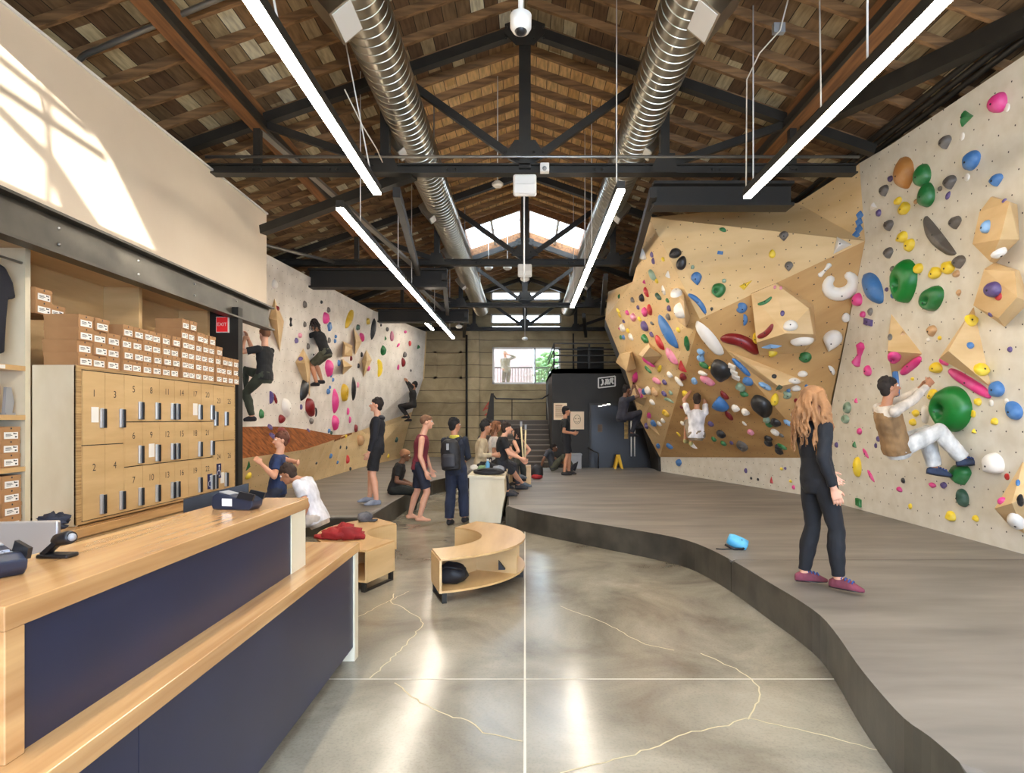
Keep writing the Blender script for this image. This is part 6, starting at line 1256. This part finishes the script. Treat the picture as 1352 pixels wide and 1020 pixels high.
# dark climber at the outer end of the plywood wall
d = 14.9
person('climber in dark clothes reaching up at the outer end of the plywood wall', P(821, 551, d), P(825, 523, d), 20, P(836, 508, d + .2), P(839, 512, d - .1), P(834, 572, d + .1), P(841, 561, d + .2), s=.98, skin='c', hair=(30, 24, 22), top=((46, 46, 58), 'short'), bottom=((44, 44, 54), 'long'), shoes=(40, 40, 44), vox=.011, kn=V((1, 0, .4)), elb=V((.2, -.4, -1)))
# boy in the black hoodie
d = 9.95
bh = person('boy in a black hoodie and black shorts standing on the mat, looking up', P(497, 591, d), P(499, 551, d), 186, P(487, 597, d - .16), P(493, 598, d + .24), P(497, 660, 9.82), P(488, 657, 10.1), s=1.0, hface=190, hpitch=8, toe_l=205, toe_r=190, skin='a', hair=(34, 26, 24), hairstyle='curly', top=((34, 36, 44), 'long'), bottom=((26, 26, 30), 'shorts'), shoes=(150, 156, 172), vox=.0085, curl=.4, elb=V((.7, 0, -.4)), hem=-.08)
b = MB(); q = bh; ell(b, q['neck'] - q['fr'] * .055 - q['sp'] * .015, (q['lat'], q['fr'], q['sp']), (.125, .06, .05)); b.build('hood', cloth('hood', (34, 36, 44)), q['body'])
# barefoot man in a maroon tank top
d = 10.1
person('barefoot man in a maroon tank top and dark shorts walking on the concrete', P(554, 615, d), P(558, 572, d), 8, P(569, 620, d + .2), P(562, 622, d - .24), P(541, 681, 10.3), P(554, 682, 10.0), s=1.02, head=P(564, 556, d), skin='a', hair=(128, 92, 66), hairstyle='crop', top=((132, 44, 58), 'none'), bottom=((38, 42, 58), 'shorts'), shoes=None, vox=.0085, curl=.35, elb=V((-.8, 0, -.3)))
# man sitting on the mat edge with a patterned bandana
d = 11.45
sm = person('man in black sitting on the mat edge, patterned bandana on his head', P(521, 645, d), P(528, 616, d), 4, P(543, 638, d + .15), P(541, 639, d - .2), P(545, 676, d + .12), P(543, 678, d - .12), s=.98, head=P(535, 601, d), hpitch=-10, skin='c', hair=(180, 130, 96), hairstyle='crop', top=((30, 30, 32), 'short'), bottom=((40, 44, 40), 'long'), shoes=(48, 48, 52), vox=.0085, kn=V((1, 0, .5)))
# man with the backpack
d = 9.9
bp = person('man in a dark jacket and blue jeans with a backpack, seen from behind', P(602, 618, d), P(600, 576, d), 78, P(590, 618, d + .3), P(616, 606, d + .3), P(593, 688, 9.95), P(613, 686, 10.05), s=1.0, hface=40, skin='b', hair=(22, 20, 22), top=((36, 42, 56), 'long'), bottom=((36, 45, 68), 'loose'), shoes=(44, 44, 48), vox=.0075, hem=-.1, elb=V((0, -.6, -.6)))
q = bp; b = MB(); loft(b, [(q['neck'] - q['sp'] * .06, q['lat'], q['fr'], .085, .085), (q['neck'] + q['sp'] * .01, q['lat'], q['fr'], .08, .085), (q['neck'] + q['sp'] * .035, q['lat'], q['fr'], .07, .07)]); b.build('collar', cloth('yellow_collar', (226, 214, 84)), q['body'])
ct = q['neck'] - q['sp'] * .26 - q['fr'] * .235; t = thing('backpack', ct - q['sp'] * .25, 'large black backpack worn by the man in blue jeans', 'backpack')
b = MB(); loft(b, [(ct + q['sp'] * k, q['lat'], q['fr'], w_, dp) for k, w_, dp in ((-.26, .12, .07), (-.24, .155, .105), (-.1, .165, .115), (.08, .16, .105), (.19, .135, .085), (.24, .07, .04))], 22); fuse(b, 'main_pack', BAG, .01, V(ct), t, 3, .003)
b = MB(); c2 = ct - q['fr'] * .10 - q['sp'] * .08; loft(b, [(c2 + q['sp'] * k, q['lat'], q['fr'], w_, dp) for k, w_, dp in ((-.13, .09, .02), (-.11, .115, .045), (.04, .115, .045), (.09, .09, .02))], 18); fuse(b, 'front_pocket', mat('dark_nylon', (44, 44, 50), .6), .01, V(ct), t, 2)
b = MB()
for k in (-1, 1): b.tube([ct + q['sp'] * .18 + q['lat'] * .09 * k + q['fr'] * .07, q['neck'] + q['lat'] * .11 * k - q['sp'] * .0 + q['fr'] * -.02, q['neck'] + q['lat'] * .125 * k - q['sp'] * .10 + q['fr'] * .115], .018, 8)
b.build('shoulder_strap', BAG, t); MB().box((-.02, -.004, -.05), (.02, .004, .05), Matrix.Translation(ct - q['fr'] * .125 + q['sp'] * .12)).build('tag_patch', GREYP, t)
# people sitting along the pale box
BT = .785
def seat(px, d, dz=.10): return V(((px - CX) * d / FPX, d, BT + dz))
d = 11.2; s0 = seat(634, d)
person('person in a beige sweater sitting on the pale box, dark hair tied back', s0, P(637, 577, d), 8, P(652, 601, d + .2), P(651, 600, d - .2), s0 + V((.52, .1, -.48)), s0 + V((.50, -.12, -.48)), s=.97, head=P(641, 564, d), hface=12, skin='b', hair=(26, 22, 22), hairstyle='short', top=((196, 178, 146), 'long'), bottom=((36, 34, 36), 'long'), shoes=(60, 60, 64), vox=.009, kn=V((1, 0, .6)))
d = 12.3; s0 = seat(652, d)
person('brown-haired person in a white shirt sitting behind the beige sweater', s0, P(652, 571, d), 5, P(668, 592, d + .2), P(668, 594, d - .2), s0 + V((.5, .1, -.48)), s0 + V((.5, -.12, -.48)), s=.97, head=P(657, 558, d), skin='b', hair=(132, 84, 52), hairstyle='long', top=((226, 218, 210), 'short'), bottom=((60, 58, 62), 'long'), shoes=(60, 60, 64), vox=.010, kn=V((1, 0, .6)))
d = 12.82; s0 = seat(640, d)
person('dark-haired person looking across from behind the white shirt', s0, P(641, 566, d), -30, P(652, 592, d - .2), P(646, 594, d - .3), s0 + V((.45, -.3, -.5)), s0 + V((.35, -.38, -.5)), s=1.0, head=P(644, 554, d), skin='b', hair=(28, 24, 24), top=((70, 64, 60), 'short'), bottom=((50, 50, 56), 'long'), shoes=(60, 60, 64), vox=.010, kn=V((1, 0, .6)))
d = 11.75; s0 = seat(662, d)
person('man in a black t-shirt and shorts sitting on the pale box, bare legs, grey shoes', s0, P(664, 580, d), 2, P(688, 606, d + .2), P(688, 605, d - .2), PG(694, 641, MZ) + Z * .09 + V((0, .1, 0)), PG(691, 645, MZ) + Z * .09, s=1.0, head=P(669, 566, d), hpitch=5, skin='a', hair=(58, 42, 32), hairstyle='curly', top=((30, 32, 36), 'short'), bottom=((40, 44, 52), 'shorts'), shoes=(96, 104, 112), vox=.0085, kn=V((1, 0, .7)), elb=V((-.4, -.1, -1)))
d = 13.4; s0 = V((P(686, 0, d).x, d, .82))
person('woman in a black tank top, dark hair, beyond the man in the black t-shirt', s0, P(684, 583, d), 150, P(676, 602, d - .15), P(690, 604, d + .1), s0 + V((-.1, -.35, -.45)), s0 + V((.1, -.35, -.45)), s=.93, head=P(682, 571, d), hface=160, skin='a', hair=(40, 30, 28), hairstyle='long', top=((26, 26, 28), 'none'), bottom=((40, 44, 40), 'long'), shoes=(60, 60, 64), vox=.010, kn=V((0, -1, .6)))
tag(MB().box((s0.x - .25, 13.15, MZ + .002), (s0.x + .25, 13.65, .71)).build('plywood_stool', PLY, bevel=.008), 'plywood stool behind the man in the black t-shirt', 'stool')
# standing man in black reading by the posters
d = 15.3
person('man in black t-shirt and shorts standing before the cream posters', P(747.5, 579, d), P(745.5, 553, d), 4, P(757, 571, d + .1), P(756, 572, d - .15), P(751, 622, 15.4), P(745, 623, 15.2), s=.99, head=P(747.5, 543, d), skin='b', hair=(24, 20, 22), top=((28, 30, 32), 'short'), bottom=((28, 30, 36), 'shorts'), shoes=(50, 48, 48), vox=.0105)
d = 16.6
person('man in a striped shirt sitting on the mat leaning back on one hand', V((P(731, 0, d).x, d, MZ + .13)), P(727, 603, d), -10, P(740, 609, d - .1), P(714, 618, d - .25), V((P(757, 0, d).x, d - .1, MZ + .10)), V((P(752, 0, d).x, d - .35, MZ + .10)), s=.95, head=P(728, 592, d), hpitch=10, skin='c', hair=(24, 20, 20), top=((64, 66, 72), 'short'), bottom=((92, 92, 74), 'long'), shoes=(40, 40, 44), vox=.0105, kn=V((.3, 0, 1)), toe_l=(.3, 0, 1), toe_r=(.5, 0, 1), elb=V((-.5, -.5, 0)))
# climbers on the boulder wall
d = 10.35
person('climber in black t-shirt and dark green trousers on the boulder wall by the parapet', P(349, 497, d), P(350, 453, d), 170, P(323, 449, d - .15), P(327, 446, d + .1), P(333, 550, d + .1), P(322, 520, d + .15), s=1.0, head=P(349, 442, d), hface=150, skin='a', hair=(140, 96, 66), hairstyle='crop', top=((34, 34, 36), 'short'), bottom=((62, 68, 56), 'long'), shoes=(48, 48, 54), vox=.0085, curl=.8, kl=V((-.6, 0, .3)), kr=V((-1, 0, .9)), elb=V((0, -.3, -1)))
d = 13.45
person('girl in black t-shirt and olive shorts climbing the boulder wall beside the wooden diamond', P(430, 466, d), P(419, 435, d), 172, P(396, 443, d + .1), P(410, 448, d + .35), P(418, 505, d + .1), P(425, 502, d + .4), s=.97, head=P(413, 426, d), hface=165, skin='b', hair=(44, 30, 26), hairstyle='long', top=((28, 28, 30), 'short'), bottom=((92, 92, 74), 'shorts'), shoes=(40, 40, 44), vox=.009, curl=.8, kn=V((-1, 0, .3)))
d = 20.4
person('dark figure stretching up at the far end of the boulder wall', P(545, 534, d), P(545, 516, d), 175, P(534, 499, d + .2), P(538, 503, d - .1), P(537, 549, d), P(541, 553, d + .2), s=.98, head=P(547, 509, d), skin='b', hair=(26, 22, 22), top=((38, 36, 36), 'long'), bottom=((42, 38, 38), 'long'), shoes=(40, 40, 44), vox=.012, kn=V((-1, 0, .2)))
# two people by the near bench
d = 7.35
person('person in a white t-shirt bent forward on the curved bench', V((P(419, 0, d).x, d, .535)), P(399, 633, d), 178, P(396, 690, d - .2), P(404, 684, d + .2), V((P(380, 0, d).x, d - .15, .09)), V((P(382, 0, d).x, d + .15, .09)), s=1.0, head=P(384, 627, d), hface=180, hpitch=-25, skin='b', hair=(60, 44, 34), top=((236, 236, 242), 'short'), bottom=((206, 196, 184), 'shorts'), shoes=(60, 60, 66), vox=.0085, kn=V((-1, 0, .6)), elb=V((.9, -.3, -.2)))
d = 8.3
person('person in a navy t-shirt with a white stripe behind the front desk end', P(366, 646, d), P(368, 600, d), 200, P(345, 612, d - .3), P(392, 610, d - .2), V((P(358, 0, d).x, d, .08)), V((P(374, 0, d).x, d, .08)), s=.95, head=P(371, 581, d), hface=215, skin='a', hair=(104, 62, 44), top=((40, 60, 104), 'short'), bottom=((52, 58, 78), 'long'), shoes=(60, 60, 66), vox=.0085)
b = MB(); st_ = P(368, 612, d - .16)
# man outside the window
d = 24.2
person('man in a checked shirt and hat outside the window, hand at his face', V((P(669, 0, d).x, d, 2.75 + .92)), V((P(667.5, 0, d).x, d, 2.75 + 1.44)), 250, P(672, 468, d - .2), P(664, 487, d - .2), V((P(672, 0, d).x, d, 2.83)), V((P(666, 0, d).x, d, 2.83)), s=1.02, skin='b', hair=(196, 188, 176), hairstyle='crop', top=((150, 140, 120), 'long'), bottom=((112, 96, 74), 'long'), shoes=(70, 60, 50), vox=.011)
